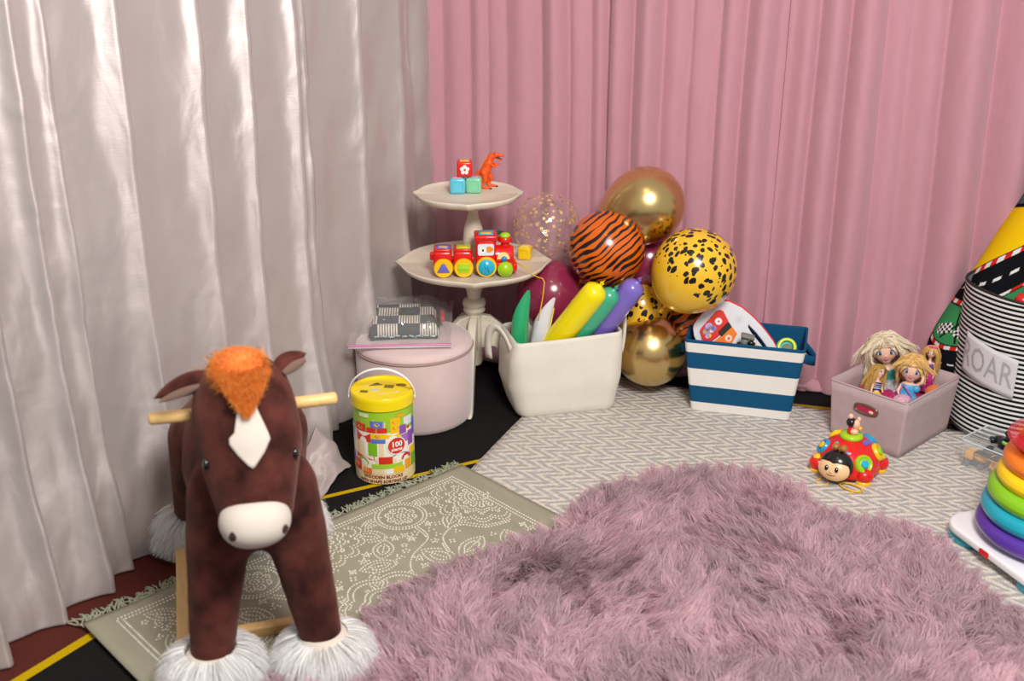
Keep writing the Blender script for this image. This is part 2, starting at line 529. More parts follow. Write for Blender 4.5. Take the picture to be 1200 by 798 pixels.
roll('bunched_hem', [(0.78, 3.25, 0.0), (0.86, 3.24, 0.03), (0.97, 3.235, 0.02)], 0.025, PINK, pk[1], 7.3)
roll('bunched_hem', [(-0.10, 3.45, 0), (0.02, 3.41, 0), (0.16, 3.40, 0)], 0.035, PINK, pk[0], 1.3)
roll('bunched_hem', [(0.38, 3.36, 0), (0.5, 3.33, 0), (0.6, 3.32, 0)], 0.03, PINK, pk[1], 5.1)

# ------------------------------------------------------------------ rugs
def chevron():
    m = bpy.data.materials.new('grey and cream chevron weave'); m.use_nodes = True
    t = m.node_tree; b = t.nodes['Principled BSDF']; b.inputs['Roughness'].default_value = 0.9
    b.inputs['Specular IOR Level'].default_value = 0.15
    tc = nd(t, 'ShaderNodeTexCoord')
    nz = nd(t, 'ShaderNodeTexNoise'); nz.inputs['Scale'].default_value = 22; nz.inputs['Detail'].default_value = 3
    t.links.new(tc.outputs['Object'], nz.inputs['Vector'])
    sub = nd(t, 'ShaderNodeVectorMath', operation='SUBTRACT'); t.links.new(nz.outputs['Color'], sub.inputs[0]); sub.inputs[1].default_value = (.5, .5, .5)
    scl = nd(t, 'ShaderNodeVectorMath', operation='SCALE'); t.links.new(sub.outputs[0], scl.inputs[0]); scl.inputs['Scale'].default_value = 0.012
    ad = nd(t, 'ShaderNodeVectorMath', operation='ADD'); t.links.new(tc.outputs['Object'], ad.inputs[0]); t.links.new(scl.outputs[0], ad.inputs[1])
    sp = nd(t, 'ShaderNodeSeparateXYZ'); t.links.new(ad.outputs[0], sp.inputs[0])
    pp = nd(t, 'ShaderNodeMath', operation='PINGPONG'); t.links.new(sp.outputs['Y'], pp.inputs[0]); pp.inputs[1].default_value = 0.034
    mu = nd(t, 'ShaderNodeMath', operation='MULTIPLY_ADD'); t.links.new(pp.outputs[0], mu.inputs[0]); mu.inputs[1].default_value = 1.9
    t.links.new(sp.outputs['X'], mu.inputs[2])
    k = nd(t, 'ShaderNodeMath', operation='MULTIPLY'); t.links.new(mu.outputs[0], k.inputs[0]); k.inputs[1].default_value = 2*pi/0.046
    sn = nd(t, 'ShaderNodeMath', operation='SINE'); t.links.new(k.outputs[0], sn.inputs[0])
    n2 = nd(t, 'ShaderNodeTexNoise'); n2.inputs['Scale'].default_value = 90; n2.inputs['Detail'].default_value = 2
    t.links.new(tc.outputs['Object'], n2.inputs['Vector'])
    a2 = nd(t, 'ShaderNodeMath', operation='MULTIPLY_ADD'); t.links.new(n2.outputs['Fac'], a2.inputs[0]); a2.inputs[1].default_value = 4.0
    t.links.new(sn.outputs[0], a2.inputs[2])
    r = nd(t, 'ShaderNodeMapRange'); r.inputs['From Min'].default_value = 1.2; r.inputs['From Max'].default_value = 3.0
    t.links.new(a2.outputs[0], r.inputs['Value'])
    mx = nd(t, 'ShaderNodeMix', data_type='RGBA'); t.links.new(r.outputs[0], mx.inputs['Factor'])
    mx.inputs['A'].default_value = hx('#b0afae'); mx.inputs['B'].default_value = hx('#dfd5c7')
    # woven rows
    rw = nd(t, 'ShaderNodeMath', operation='MULTIPLY'); t.links.new(sp.outputs['X'], rw.inputs[0]); rw.inputs[1].default_value = 2*pi/0.006
    rs = nd(t, 'ShaderNodeMath', operation='SINE'); t.links.new(rw.outputs[0], rs.inputs[0])
    t.links.new(mx.outputs['Result'], b.inputs['Base Color'])
    hh = nd(t, 'ShaderNodeMath', operation='MULTIPLY_ADD'); t.links.new(rs.outputs[0], hh.inputs[0]); hh.inputs[1].default_value = 0.4; t.links.new(a2.outputs[0], hh.inputs[2])
    bp = nd(t, 'ShaderNodeBump'); bp.inputs['Strength'].default_value = 0.5; bp.inputs['Distance'].default_value = 0.003
    t.links.new(hh.outputs[0], bp.inputs['Height']); t.links.new(bp.outputs[0], b.inputs['Normal'])
    return m
ga = atan2(-0.39, 0.92)
gr = thing('chevron_rug', 'large flat woven grey and cream chevron rug under the storage bins', 'rug', (0.185, 3.352, 0), ga)
def grP(u, v):
    x, y = 2.05*u, -1.75*v
    ed = min(u, 1-u, v, 1-v)
    wob = 0.006*noise.noise((x*3, y*3, 0)) if ed < 0.01 else 0
    return (x + wob, y + wob, 0.007 + 0.0015*noise.noise((x*5, y*5, 1)))
MB().grid(grP, 80, 70).build('woven_rug_body', chevron(), gr, solid=0.006)

RG = mat('olive grey flatweave cotton', '#9d9986', 0.95, spec=0.1, vary=(25, 0.07), bump=(600, 0.35), stretch=(1, 0.25, 1))
WD = mat('cream printed dots', '#e6e1d3', 0.9, spec=0.1)
rug_ang = atan2(-0.685, -0.729)
rug = thing('dotted_rug', 'olive rug with cream dotted flower pattern and fringe under the rocking horse', 'rug', (-0.138, 2.665, 0), rug_ang)
# local x along the fringed edge, local y = -(into the rug)
RZ = 0.0185
def rz_at(x, y): return RZ + 0.0012*noise.noise((x*6, y*6, 4))
def rgP(u, v):
    x, y = 1.045*u - 0.004, 0.70*v
    return (x, y, rz_at(x, y))
MB().grid(rgP, 70, 46).build('rug_body', RG, rug, solid=0.005)
DOTS = []
def dot(x, y): 
    if 0.02 < x < 1.02 and 0.03 < y < 0.68: DOTS.append((x, y))
def path_dots(pts, sp=0.0078, close=False):
    P = [Vector((*p, 0)) for p in pts]
    if close: P.append(P[0])
    acc = 0.0
    for a, b in zip(P, P[1:]):
        L = (b-a).length; t = sp-acc if acc else 0
        while t <= L:
            q = a.lerp(b, t/L) if L > 0 else a
            dot(q.x, q.y); t += sp
        acc = (L - (t-sp)) if L > 0 else acc
def circle_dots(c, r, sp=0.0078, a0=0, a1=2*pi, rag=0.0, lob=0):
    n = max(5, int(abs(a1-a0)*r/sp))
    for i in range(n):
        t = a0+(a1-a0)*i/n; rr = r*(1+rag*abs(sin(lob*t)) if lob else 1)
        dot(c[0]+rr*cos(t), c[1]+rr*sin(t))
def rosette(c, r, pet=8):
    dot(*c); circle_dots(c, 0.010, 0.0075); circle_dots(c, 0.02, 0.009)
    for k in range(pet):
        a = 2*pi*k/pet
        q = (c[0]+0.64*r*cos(a), c[1]+0.64*r*sin(a))
        for j in range(9):
            b = 2*pi*j/9; dot(q[0]+0.2*r*cos(b), q[1]+0.2*r*sin(b))
        dot(*q)
def leaf(c, ang, L, W, rows=2):
    for rr in range(rows):
        k = 1 - 0.42*rr
        pts = []
        for i in range(25):
            t = i/24; pts.append((L*k*(t-0.5), W*k*sin(pi*t)**0.8))
        for i in range(25):
            t = 1-i/24; pts.append((L*k*(t-0.5), -W*k*sin(pi*t)**0.8))
        path_dots([(c[0]+x*cos(ang)-y*sin(ang), c[1]+x*sin(ang)+y*cos(ang)) for x, y in pts])
    path_dots([(c[0]+x*cos(ang), c[1]+x*sin(ang)) for x in (-L*0.45, L*0.45)])
def star(c, r=0.016, n=5):
    for k in range(n):
        a = 2*pi*k/n+0.3; dot(c[0]+r*cos(a), c[1]+r*sin(a)); dot(c[0]+r*.5*cos(a+.6), c[1]+r*.5*sin(a+.6))
for off in (0.0, 0.011):
    path_dots([(0.06+off, 0.035+off), (0.985-off, 0.035+off)])
    path_dots([(0.06+off, 0.035+off), (0.06+off, 0.66)])
    path_dots([(0.985-off, 0.035+off), (0.985-off, 0.66)])
def roundel(c):
    circle_dots(c, 0.064); circle_dots(c, 0.055); rosette(c, 0.046)
for c in ((0.285, 0.105), (0.70, 0.112), (0.285, 0.52), (0.72, 0.50)): roundel(c)
def scallop(c, a0, a1):
    for r in (0.032, 0.041): circle_dots(c, r, a0=a0, a1=a1)
    for r, lb in ((0.062, 0.14), (0.073, 0.14), (0.098, 0.17), (0.110, 0.17)):
        n = int(abs(a1-a0)*r*1.25/0.0078)
        for i in range(n+1):
            t = a0+(a1-a0)*i/n; rr = r*(1+lb*abs(sin((t-a0)*7/(a1-a0)*pi)))
            dot(c[0]+rr*cos(t), c[1]+rr*sin(t))
    for k in range(7):
        t = a0+(a1-a0)*(k+.5)/7
        for q in (0.05, 0.085): circle_dots((c[0]+q*cos(t), c[1]+q*sin(t)), 0.006, 0.006)
    rosette(c, 0.03, 6)
scallop((0.075, 0.165), -pi/2, pi/2); scallop((0.97, 0.34), pi/2, 3*pi/2); scallop((0.52, 0.06), 0.0, pi)
scallop((0.075, 0.56), -pi/2, pi/2); scallop((0.52, 0.40), 0, 2*pi)
def vine(pts):
    n = len(pts); sm_ = []
    for i in range(n-1):
        p0 = pts[max(i-1, 0)]; p1 = pts[i]; p2 = pts[i+1]; p3 = pts[min(i+2, n-1)]
        for k in range(8):
            t = k/8
            sm_.append(tuple(0.5*((2*p1[j]) + (-p0[j]+p2[j])*t + (2*p0[j]-5*p1[j]+4*p2[j]-p3[j])*t*t + (-p0[j]+3*p1[j]-3*p2[j]+p3[j])*t**3) for j in (0, 1)))
    path_dots(sm_); path_dots([(x+0.009, y+0.006) for x, y in sm_])
vine([(0.285, 0.17), (0.30, 0.23), (0.38, 0.27), (0.42, 0.33), (0.40, 0.42), (0.33, 0.46)])
vine([(0.70, 0.18), (0.66, 0.25), (0.70, 0.32), (0.78, 0.36), (0.80, 0.44)])
vine([(0.10, 0.30), (0.16, 0.28), (0.20, 0.23), (0.27, 0.25), (0.30, 0.31)])
vine([(0.90, 0.12), (0.86, 0.20), (0.90, 0.28), (0.86, 0.36)])
for c, a, L, W_ in (((0.20, 0.20), 0.6, 0.09, 0.022), ((0.33, 0.31), 1.9, 0.10, 0.028), ((0.25, 0.33), 0.3, 0.10, 0.026), ((0.16, 0.37), 1.2, 0.09, 0.025),
                    ((0.40, 0.13), 2.3, 0.09, 0.026), ((0.41, 0.20), 0.8, 0.08, 0.024), ((0.46, 0.25), 2.8, 0.09, 0.024), ((0.50, 0.30), 1.2, 0.08, 0.02),
                    ((0.63, 0.20), 1.2, 0.08, 0.022), ((0.77, 0.22), 2.2, 0.10, 0.026), ((0.82, 0.10), 0.5, 0.10, 0.026), ((0.90, 0.09), 2.4, 0.09, 0.022),
                    ((0.93, 0.20), 1.4, 0.09, 0.022), ((0.62, 0.32), 0.5, 0.09, 0.026), ((0.12, 0.45), 2.6, 0.09, 0.024), ((0.22, 0.43), 0.9, 0.09, 0.024),
                    ((0.80, 0.30), 0.2, 0.08, 0.022), ((0.45, 0.50), 1.3, 0.1, 0.028), ((0.62, 0.55), 2.0, 0.1, 0.028), ((0.85, 0.58), 0.7, 0.1, 0.028),
                    ((0.20, 0.085), 2.9, 0.07, 0.016), ((0.36, 0.085), 0.2, 0.07, 0.016), ((0.63, 0.085), 0.3, 0.06, 0.014)):
    leaf((c[0], c[1]), a, L, W_)
for i in range(900):
    c = (random.uniform(0.09, 0.95), random.uniform(0.065, 0.62))
    if all((c[0]-x)**2+(c[1]-y)**2 > 0.0135**2 for x, y in DOTS): star(c, random.uniform(0.006, 0.012), random.choice((3, 4, 5)))
keep = []; cell = {}
for x, y in DOTS:
    k = (int(x/0.006), int(y/0.006)); ok = True
    for i in (-1, 0, 1):
        for j in (-1, 0, 1):
            for q in cell.get((k[0]+i, k[1]+j), ()):
                if (q[0]-x)**2+(q[1]-y)**2 < 0.0054**2: ok = False
    if ok: cell.setdefault(k, []).append((x, y)); keep.append((x, y))
mb = MB()
for x, y in keep:
    z = rz_at(x, y); r = 0.0022*random.uniform(0.85, 1.15)
    ring = [(x+r*cos(2*pi*i/6), y+r*sin(2*pi*i/6)*1.0) for i in range(6)]
    mb.add([(a, b, z+0.0012) for a, b in ring] + [(x+(a-x)*1.2, y+(b-y)*1.2, z-0.001) for a, b in ring],
           [(0, 1, 2, 3, 4, 5)] + [(i, 6+i, 6+(i+1) % 6, (i+1) % 6) for i in range(6)])
o = mb.build('printed_dot_pattern', WD, rug, smooth=False); o['kind'] = 'stuff'
# fringe tassels, one by one
TM = mat('grey green cotton fringe', '#9fa28d', 0.95, spec=0.1, vary=(200, 0.1))
tas = []
for k in range(9):
    mb = MB(); rr = random.Random(k)
    for s in range(4):
        p = Vector((rr.uniform(-.003, .003), 0.002, 0.004)); d = Vector((rr.uniform(-.5, .5), -1, 0)).normalized()
        pts = [p]
        for i in range(7):
            d = (d + Vector((rr.uniform(-.75, .75), rr.uniform(-.3, .3), 0))).normalized()
            p = p + d*0.0075; pts.append(Vector((p.x, p.y, max(-0.003, 0.003+rr.uniform(-.003, .005)))))
        mb.tube(pts, [0.0021]*7+[0.0012], 5)
    mb.ball((0, -0.002, 0.003), (0.0035, 0.0045, 0.0035), 8, 6)
    tas.append(mb.mesh('tassel', TM))
nt = 76
for i in range(nt):
    obj_me('tassel', random.choice(tas), rug, (0.004 + 1.035*i/(nt-1), 0.001, 0.006), (0, 0, random.uniform(-.3, .3)))

# ------------------------------------------------------------------ fur rug
FURM = fur_mat('mauve sheepskin fur', 0.5, 0.42)
POLY = [(-0.46, 1.72), (-0.345, 1.88), (-0.245, 2.045), (-0.079, 2.20), (0.115, 2.295), (0.205, 2.46), (0.35, 2.565), (0.56, 2.61), (0.70, 2.56), (0.765, 2.44),
        (0.80, 2.36), (0.94, 2.335), (1.0, 2.25), (0.995, 2.12), (1.03, 2.0), (1.10, 1.90), (1.30, 1.86), (1.30, 1.40), (-0.40, 1.40)]
PA = np.array(POLY)
def inside(x, y):
    r = np.zeros(x.shape, bool); n = len(PA); j = n-1
    for i in range(n):
        xi, yi = PA[i]; xj, yj = PA[j]
        c = ((yi > y) != (yj > y)) & (x < (xj-xi)*(y-yi)/(yj-yi+1e-12)+xi)
        r ^= c; j = i
    return r
def edge_dist(x, y):
    d = np.full(x.shape, 9.0); n = len(PA)
    for i in range(n):
        a, b = PA[i], PA[(i+1) % n]; ab = b-a
        t = np.clip(((x-a[0])*ab[0]+(y-a[1])*ab[1])/(ab@ab), 0, 1)
        d = np.minimum(d, np.hypot(x-a[0]-t*ab[0], y-a[1]-t*ab[1]))
    return d
def nz2(x, y, s, seed):
    return np.array([noise.noise((a*s, b*s, seed)) for a, b in zip(x, y)])
fr = thing('fur_rug', 'long pile mauve sheepskin rug spread over the chevron and dotted rugs', 'rug', (0.4, 2.0, 0))
sp = 0.024
gx, gy = np.meshgrid(np.arange(-0.5, 1.35, sp), np.arange(1.4, 2.7, sp))
cx = (gx + RNG.uniform(-.5, .5, gx.shape)*sp).ravel(); cy = (gy + RNG.uniform(-.5, .5, gy.shape)*sp).ravel()
k_ = inside(cx, cy); cx, cy = cx[k_], cy[k_]
ed = edge_dist(cx, cy)
hump = nz2(cx, cy, 3.2, 3.0)*0.014 + nz2(cx, cy, 8, 5.0)*0.008
cz = 0.022 + np.clip(ed*0.25, 0, 0.016) + np.maximum(hump, -0.012)
ang = 1.6 + 3.6*nz2(cx, cy, 2.6, 8.0) + 2.6*nz2(cx, cy, 8.0, 12.0) + RNG.normal(0, 0.55, cx.shape)
lift = 0.55 + 0.7*nz2(cx, cy, 6, 20.0) + RNG.normal(0, 0.12, cx.shape)
lift = np.clip(lift, 0.12, 1.2)
# at the border the pile falls outward
ce = PA[:-1].mean(0)
n_per = 88
N = len(cx)
rx = RNG.normal(0, 0.0115, (N, n_per)); ry = RNG.normal(0, 0.0115, (N, n_per))
P = np.stack([cx[:, None]+rx, cy[:, None]+ry, np.repeat(cz[:, None], n_per, 1)-0.012], -1).reshape(-1, 3)
dirh = np.stack([np.cos(ang), np.sin(ang)], -1)
out = np.stack([cx-0.45, cy-1.9], -1); out /= np.linalg.norm(out, axis=1, keepdims=True)+1e-6
wgt = np.clip(1-ed/0.07, 0, 1)[:, None]
dirh = dirh*(1-wgt) + out*wgt*1.2
D1 = np.concatenate([dirh, (lift*(1-0.75*wgt[:, 0]))[:, None]-0.25], -1)
D1 = np.repeat(D1[:, None, :], n_per, 1)
D1[:, :, 0] -= rx*42; D1[:, :, 1] -= ry*42     # tufts close towards their tips
D1 = D1.reshape(-1, 3)
D0 = np.repeat(np.concatenate([dirh*0.35, np.ones((N, 1))*0.8], -1)[:, None, :], n_per, 1).reshape(-1, 3)
Ln = np.repeat(RNG.uniform(0.034, 0.062, N)[:, None], n_per, 1).reshape(-1)*RNG.uniform(0.75, 1.1, N*n_per)
tuft = np.repeat((0.92+0.30*RNG.random(N)*1.0 + 0.26*nz2(cx, cy, 5.0, 30.0))[:, None], n_per, 1).reshape(-1)
base = np.array(hx('#d3b8c0')[:3])[None, :]*tuft[:, None]
P[:, :2] -= np.array([0.4, 2.0])
fur('fur_pile', FURM, fr, P, D0, D1, Ln, 0.0019, seg=3, rnd=0.16, tone=(0.85, 1.15), base=base)
mb = MB()
mb.prism([(x-0.4, y-2.0) for x, y in POLY], 0.016, 0.024)
mb.build('hide_backing', mat('mauve hide', '#8a6470', 0.9), fr, smooth=False)

# ------------------------------------------------------------------ tiered table
CRW = mat('cream painted wood', '#ddd3c0', 0.5, spec=0.4, vary=(18, 0.05), bump=(60, 0.05), stretch=(1, 6, 6))
TX, TY = -0.115, 3.19
tb = thing('tiered_table', 'cream two tier side table on a turned column with curved legs', 'table', (TX, TY, 0), radians(2))
def tray(name, R, z, loc):
    # shallow octagonal tray with ogee corners, slightly raised lip
    n = 160
    def outline(k):
        t = 2*pi*k/n
        a = (t + pi/2) % (pi/2); a = min(a, pi/2-a)     # distance from a corner direction, one corner faces the camera
        # bulging sides that sweep out into four ogee points
        u = a/(pi/4)
        r = R*(0.925 + 0.015*u + 0.075*max(0.0, 1-u*2.6)**2)
        return r, t
    prof = [(0.0, -0.016), (0.86, -0.016), (0.93, -0.013), (0.975, -0.006), (1.0, 0.001), (1.0, 0.005), (0.985, 0.007), (0.955, 0.004), (0.93, 0.0), (0.5, 0.0), (0.0, 0.0)]
    mb = MB(); v = []; f = []
    for s_, zz in prof:
        for k in range(n):
            r, t = outline(k); v.append((r*s_*cos(t), r*s_*sin(t), z+zz))
    for q in range(len(prof)-1):
        for k in range(n):
            j = (k+1) % n
            f.append((q*n+k, q*n+j, (q+1)*n+j, (q+1)*n+k))
    mb.add(v, f)
    return mb.build(name, CRW, tb, loc=loc, sharp=50)
tray('lower_tray', 0.235, 0.427, (0, 0, 0))
tray('upper_tray', 0.163, 0.636, (-0.014, 0, 0))
MB().lathe([(0.0, 0.10), (0.02, 0.10), (0.024, 0.11), (0.024, 0.265), (0.030, 0.27), (0.034, 0.278), (0.030, 0.287), (0.034, 0.29), (0.036, 0.30), (0.032, 0.31),
            (0.02, 0.316), (0.022, 0.335), (0.033, 0.362), (0.036, 0.38), (0.033, 0.402), (0.036, 0.411), (0, 0.411)], 32).build('lower_column', CRW, tb, sharp=50)
MB().lathe([(0.0, 0.427), (0.036, 0.427), (0.033, 0.436), (0.022, 0.446), (0.026, 0.47), (0.031, 0.50), (0.027, 0.535), (0.017, 0.565), (0.014, 0.58),
            (0.020, 0.592), (0.03, 0.606), (0.034, 0.62), (0, 0.62)], 32).build('upper_column', CRW, tb, sharp=50)
for a in (-97, 8, 128, 200):
    a = radians(a); M = Matrix.Rotation(a, 4, 'Z')
    pts = []
    top = [(0.018, 0.262), (0.05, 0.255), (0.085, 0.225), (0.12, 0.175), (0.15, 0.11), (0.17, 0.05), (0.19, 0.008), (0.20, 0.0)]
    botm = [(0.018, 0.15), (0.035, 0.16), (0.06, 0.155), (0.088, 0.125), (0.118, 0.075), (0.14, 0.025), (0.155, 0.0)]
    out = top + botm[::-1]
    Mx = M @ Matrix(((1, 0, 0, 0), (0, 0, -1, 0), (0, 1, 0, 0), (0, 0, 0, 1)))
    MB().prism(out, -0.013, 0.013, Mx).build('leg', CRW, tb, bevel=0.004, smooth=True, sharp=40)

# ------------------------------------------------------------------ pouffe
VEL = mat('blush pink velvet', '#dcc3c1', 0.8, spec=0.15, sheen=0.6, vary=(9, 0.06), bump=(250, 0.05))
po = thing('pouffe', 'round blush pink velvet pouffe behind the wooden block bucket', 'pouffe', (-0.287, 3.035, 0), 0.3)
MB().lathe([(0, 0.0), (0.155, 0.0), (0.163, 0.006), (0.168, 0.02), (0.172, 0.12), (0.172, 0.19), (0.171, 0.222)], 64).build('body', VEL, po, sharp=70)
MB().lathe([(0.171, 0.226), (0.171, 0.232), (0.166, 0.243), (0.15, 0.249), (0.08, 0.252), (0, 0.253)], 64).build('top_cushion', VEL, po)
MB().tube([(0.1725*cos(2*pi*i/64), 0.1725*sin(2*pi*i/64), 0.224) for i in range(65)], 0.0025, 6, cap=False).build('piping', mat('piping cord', '#b08f8a', 0.8), po)

# ------------------------------------------------------------------ checked cloth inside a clear zip bag
def check_mat():
    m = bpy.data.materials.new('charcoal and cream checked weave'); m.use_nodes = True
    t = m.node_tree; b = t.nodes['Principled BSDF']; b.inputs['Roughness'].default_value = 0.9
    tc = nd(t, 'ShaderNodeTexCoord')
    mp = nd(t, 'ShaderNodeMapping'); mp.inputs['Scale'].default_value = (1/0.062, 1/0.062, 0); mp.inputs['Location'].default_value = (0.25, 0.1, 0.5)
    t.links.new(tc.outputs['Object'], mp.inputs['Vector'])
    ck = nd(t, 'ShaderNodeTexChecker'); ck.inputs['Scale'].default_value = 1.0
    t.links.new(mp.outputs[0], ck.inputs['Vector'])
    sp = nd(t, 'ShaderNodeSeparateXYZ'); t.links.new(tc.outputs['Object'], sp.inputs[0])
    k = nd(t, 'ShaderNodeMath', operation='MULTIPLY'); t.links.new(sp.outputs['X'], k.inputs[0]); k.inputs[1].default_value = 2*pi/0.0075
    s = nd(t, 'ShaderNodeMath', operation='SINE'); t.links.new(k.outputs[0], s.inputs[0])
    gt = nd(t, 'ShaderNodeMath', operation='GREATER_THAN'); t.links.new(s.outputs[0], gt.inputs[0]); gt.inputs[1].default_value = -0.35
    mu = nd(t, 'ShaderNodeMath', operation='MULTIPLY'); t.links.new(gt.outputs[0], mu.inputs[0]); t.links.new(ck.outputs['Fac'], mu.inputs[1])
    mx = nd(t, 'ShaderNodeMix', data_type='RGBA'); t.links.new(mu.outputs[0], mx.inputs['Factor'])
    mx.inputs['A'].default_value = hx('#3b3f42'); mx.inputs['B'].default_value = hx('#e6dccb')
    t.links.new(mx.outputs['Result'], b.inputs['Base Color'])
    n = nd(t, 'ShaderNodeTexNoise'); n.inputs['Scale'].default_value = 500; t.links.new(tc.outputs['Object'], n.inputs['Vector'])
    bp = nd(t, 'ShaderNodeBump'); bp.inputs['Strength'].default_value = 0.4; bp.inputs['Distance'].default_value = 0.003
    t.links.new(n.outputs['Fac'], bp.inputs['Height']); t.links.new(bp.outputs[0], b.inputs['Normal'])
    return m
def film(name, col, transp, rough=0.08):
    m = bpy.data.materials.new(name); m.use_nodes = True
    t = m.node_tree; t.nodes.remove(t.nodes['Principled BSDF'])
    g = nd(t, 'ShaderNodeBsdfGlossy'); g.inputs['Roughness'].default_value = rough; g.inputs['Color'].default_value = (1, 1, 1, 1)
    d = nd(t, 'ShaderNodeBsdfDiffuse'); d.inputs['Color'].default_value = hx(col)
    tr = nd(t, 'ShaderNodeBsdfTransparent')
    lw = nd(t, 'ShaderNodeLayerWeight'); lw.inputs['Blend'].default_value = 0.5      # same sheen seen from both sides of a thin film
    pw = nd(t, 'ShaderNodeMath', operation='POWER'); t.links.new(lw.outputs['Facing'], pw.inputs[0]); pw.inputs[1].default_value = 4.0
    fr_ = nd(t, 'ShaderNodeMath', operation='MULTIPLY_ADD'); t.links.new(pw.outputs[0], fr_.inputs[0]); fr_.inputs[1].default_value = 0.35; fr_.inputs[2].default_value = 0.045
    m1 = nd(t, 'ShaderNodeMixShader'); m1.inputs[0].default_value = transp
    t.links.new(d.outputs[0], m1.inputs[1]); t.links.new(tr.outputs[0], m1.inputs[2])
    m2 = nd(t, 'ShaderNodeMixShader'); t.links.new(fr_.outputs[0], m2.inputs[0])
    t.links.new(m1.outputs[0], m2.inputs[1]); t.links.new(g.outputs[0], m2.inputs[2])
    t.links.new(m2.outputs[0], t.nodes['Material Output'].inputs['Surface'])
    return m
bagM = Matrix
cl = thing('folded_cloth', 'folded charcoal and cream checked cloth inside the clear zip bag', 'cloth', (-0.318, 3.085, 0.2535), radians(4))
def clothP(zt, a):
    def f(u, v):
        x = (u-0.5)*0.20; y = (v-0.5)*0.19
        e = min(u, 1-u, v, 1-v)
        z = zt*(1 - (1-min(1, e/0.08))**2*0.75) + 0.003*noise.noise((x*14+a, y*14, a)) + 0.010*(v)
        return (x*(1+0.03*sin(v*6+a)), y, z)
    return f
CK = check_mat()
mb = MB(); mb.grid(clothP(0.040, 1), 28, 26); mb.build('top_fold', CK, cl, solid=0.012)
mb = MB(); mb.grid(clothP(0.021, 5), 28, 26); mb.build('lower_fold', mat('black cloth', '#26292b', 0.8), cl, solid=0.012)
for k in range(9):
    x = -0.085+0.02*k
    MB().tube([(x, -0.097, 0.012+0.003*(k % 2)), (x+0.014, -0.099, 0.015-0.002*(k % 3))], 0.0022, 6).build('teal_edge_stitch', mat('pale teal yarn', '#a9c9c6', 0.8), cl)
MB().box((0.112, 0.02, 0.03), (0.012, 0.07, 0.014)).build('red_care_tag', mat('red tag', '#d2392b', 0.6), cl, bevel=0.003)
bg_ = thing('zip_bag', 'clear plastic zip bag with pink seal lying on the pouffe', 'bag', (-0.325, 3.075, 0.2535), radians(3))
FILM = film('clear crinkled film', '#f4f4f4', 0.90, 0.07)
def bagtop(u, v):
    x = (u-0.5)*0.295 + 0.012*(v-.5); y = -0.135 + v*0.275
    inner = max(0, 1-((abs(x-0.005)/0.135)**4)) * smooth01((v-0.06)/0.22) * smooth01((1.04-v)/0.14)
    z = 0.004 + 0.062*inner + 0.012*noise.noise((x*18, y*18, 7))*(0.3+inner) + 0.009*abs(noise.noise((x*45, y*45, 2)))*(0.2+inner)
    if u > 0.8 and v > 0.35: z += 0.035*smooth01((u-0.8)/0.2)*smooth01((v-0.35)/0.3)
    z = max(z, 0.0024 + 0*inner)
    return (x, y, z)
MB().grid(bagtop, 60, 56).build('upper_film', FILM, bg_)
MB().grid(lambda u, v: ((u-0.5)*0.295+0.012*(v-.5), -0.135+v*0.275, 0.0012), 8, 8).build('lower_film', FILM, bg_)
MB().box((0.0, -0.137, 0.005), (0.292, 0.010, 0.0035)).build('pink_seal', mat('pink zip seal', '#e58bbd', 0.3, spec=0.6), bg_, bevel=0.001)
MB().box((0.0, -0.150, 0.0045), (0.292, 0.016, 0.0015)).build('bag_lip', film('frosted lip', '#f4eef2', 0.45, 0.15), bg_)

# ------------------------------------------------------------------ bucket of wooden blocks
bk = thing('block_bucket', 'cardboard bucket of wooden blocks with yellow shape sorting lid and white handle', 'bucket', (-0.340, 2.665, 0), 0)
BR, BH = 0.079, 0.230
MB().lathe([(0, 0.002), (BR-.002, 0.002), (BR, 0.006), (BR, BH), (0, BH)], 64).build('cardboard_wall', [mat('lime green print', '#9fcf2c', 0.35, spec=0.5)], bk, sharp=40)
LIDM = mat('glossy yellow plastic', '#f7dc0c', 0.25, spec=0.5)
MB().lathe([(BR+.001, BH-0.018), (BR+.0045, BH-0.018), (BR+.0045, BH+0.004), (BR+.0045, BH+0.012), (BR+.002, BH+0.016), (BR-.003, BH+0.016), (BR-.005, BH+0.011), (0, BH+0.011)], 64).build('lid', LIDM, bk, sharp=40)
HOLE = mat('dark hole in the lid', '#7f6d22', 0.8)
HOLE2 = mat('pale block under the lid', '#d8cfa8', 0.7)
for (x, y, out, m) in ((-0.02, 0.03, [(-.018, -.01), (.02, -.004), (0.002, .012)], HOLE), (0.016, 0.016, [(-.013, -.008), (.012, -.011), (.014, .008), (-.011, .011)], HOLE),
                    (0.046, 0.026, [(-.014, .006), (-.008, -.006), (.012, -.008), (.016, 0.004), (0.004, .01)], HOLE), (-0.046, -0.016, [(-.01, -.006), (.01, -.009), (.011, .005), (-.009, .008)], HOLE),
                    (-0.018, -0.006, circ(0.013, 14, 0.010), HOLE2), (0.02, -0.028, [(-.026, -.006), (.024, .008), (.026, .016), (0.004, 0.004), (-.02, .002)], HOLE2)):
    MB().prism([(x+a, y+b) for a, b in out], BH+0.0105, BH+0.0118).build('sorting_hole', m, bk, smooth=False)
pts = [((BR+.008)*cos(t)*1.0, -0.008-0.022*sin(t), BH-0.004 + 0.085*sin(t)) for t in [pi*i/28 for i in range(29)]]
MB().tube(pts, 0.0045, 8, flat=0.45).build('handle', mat('white plastic', '#f1f1ef', 0.35), bk)
for sx in (-1, 1):
    MB().ball((sx*(BR+.007), -0.008, BH-0.004), (0.003, 0.008, 0.008), 12, 8).build('handle_rivet', MATS['white plastic'], bk)
_layer = [0]
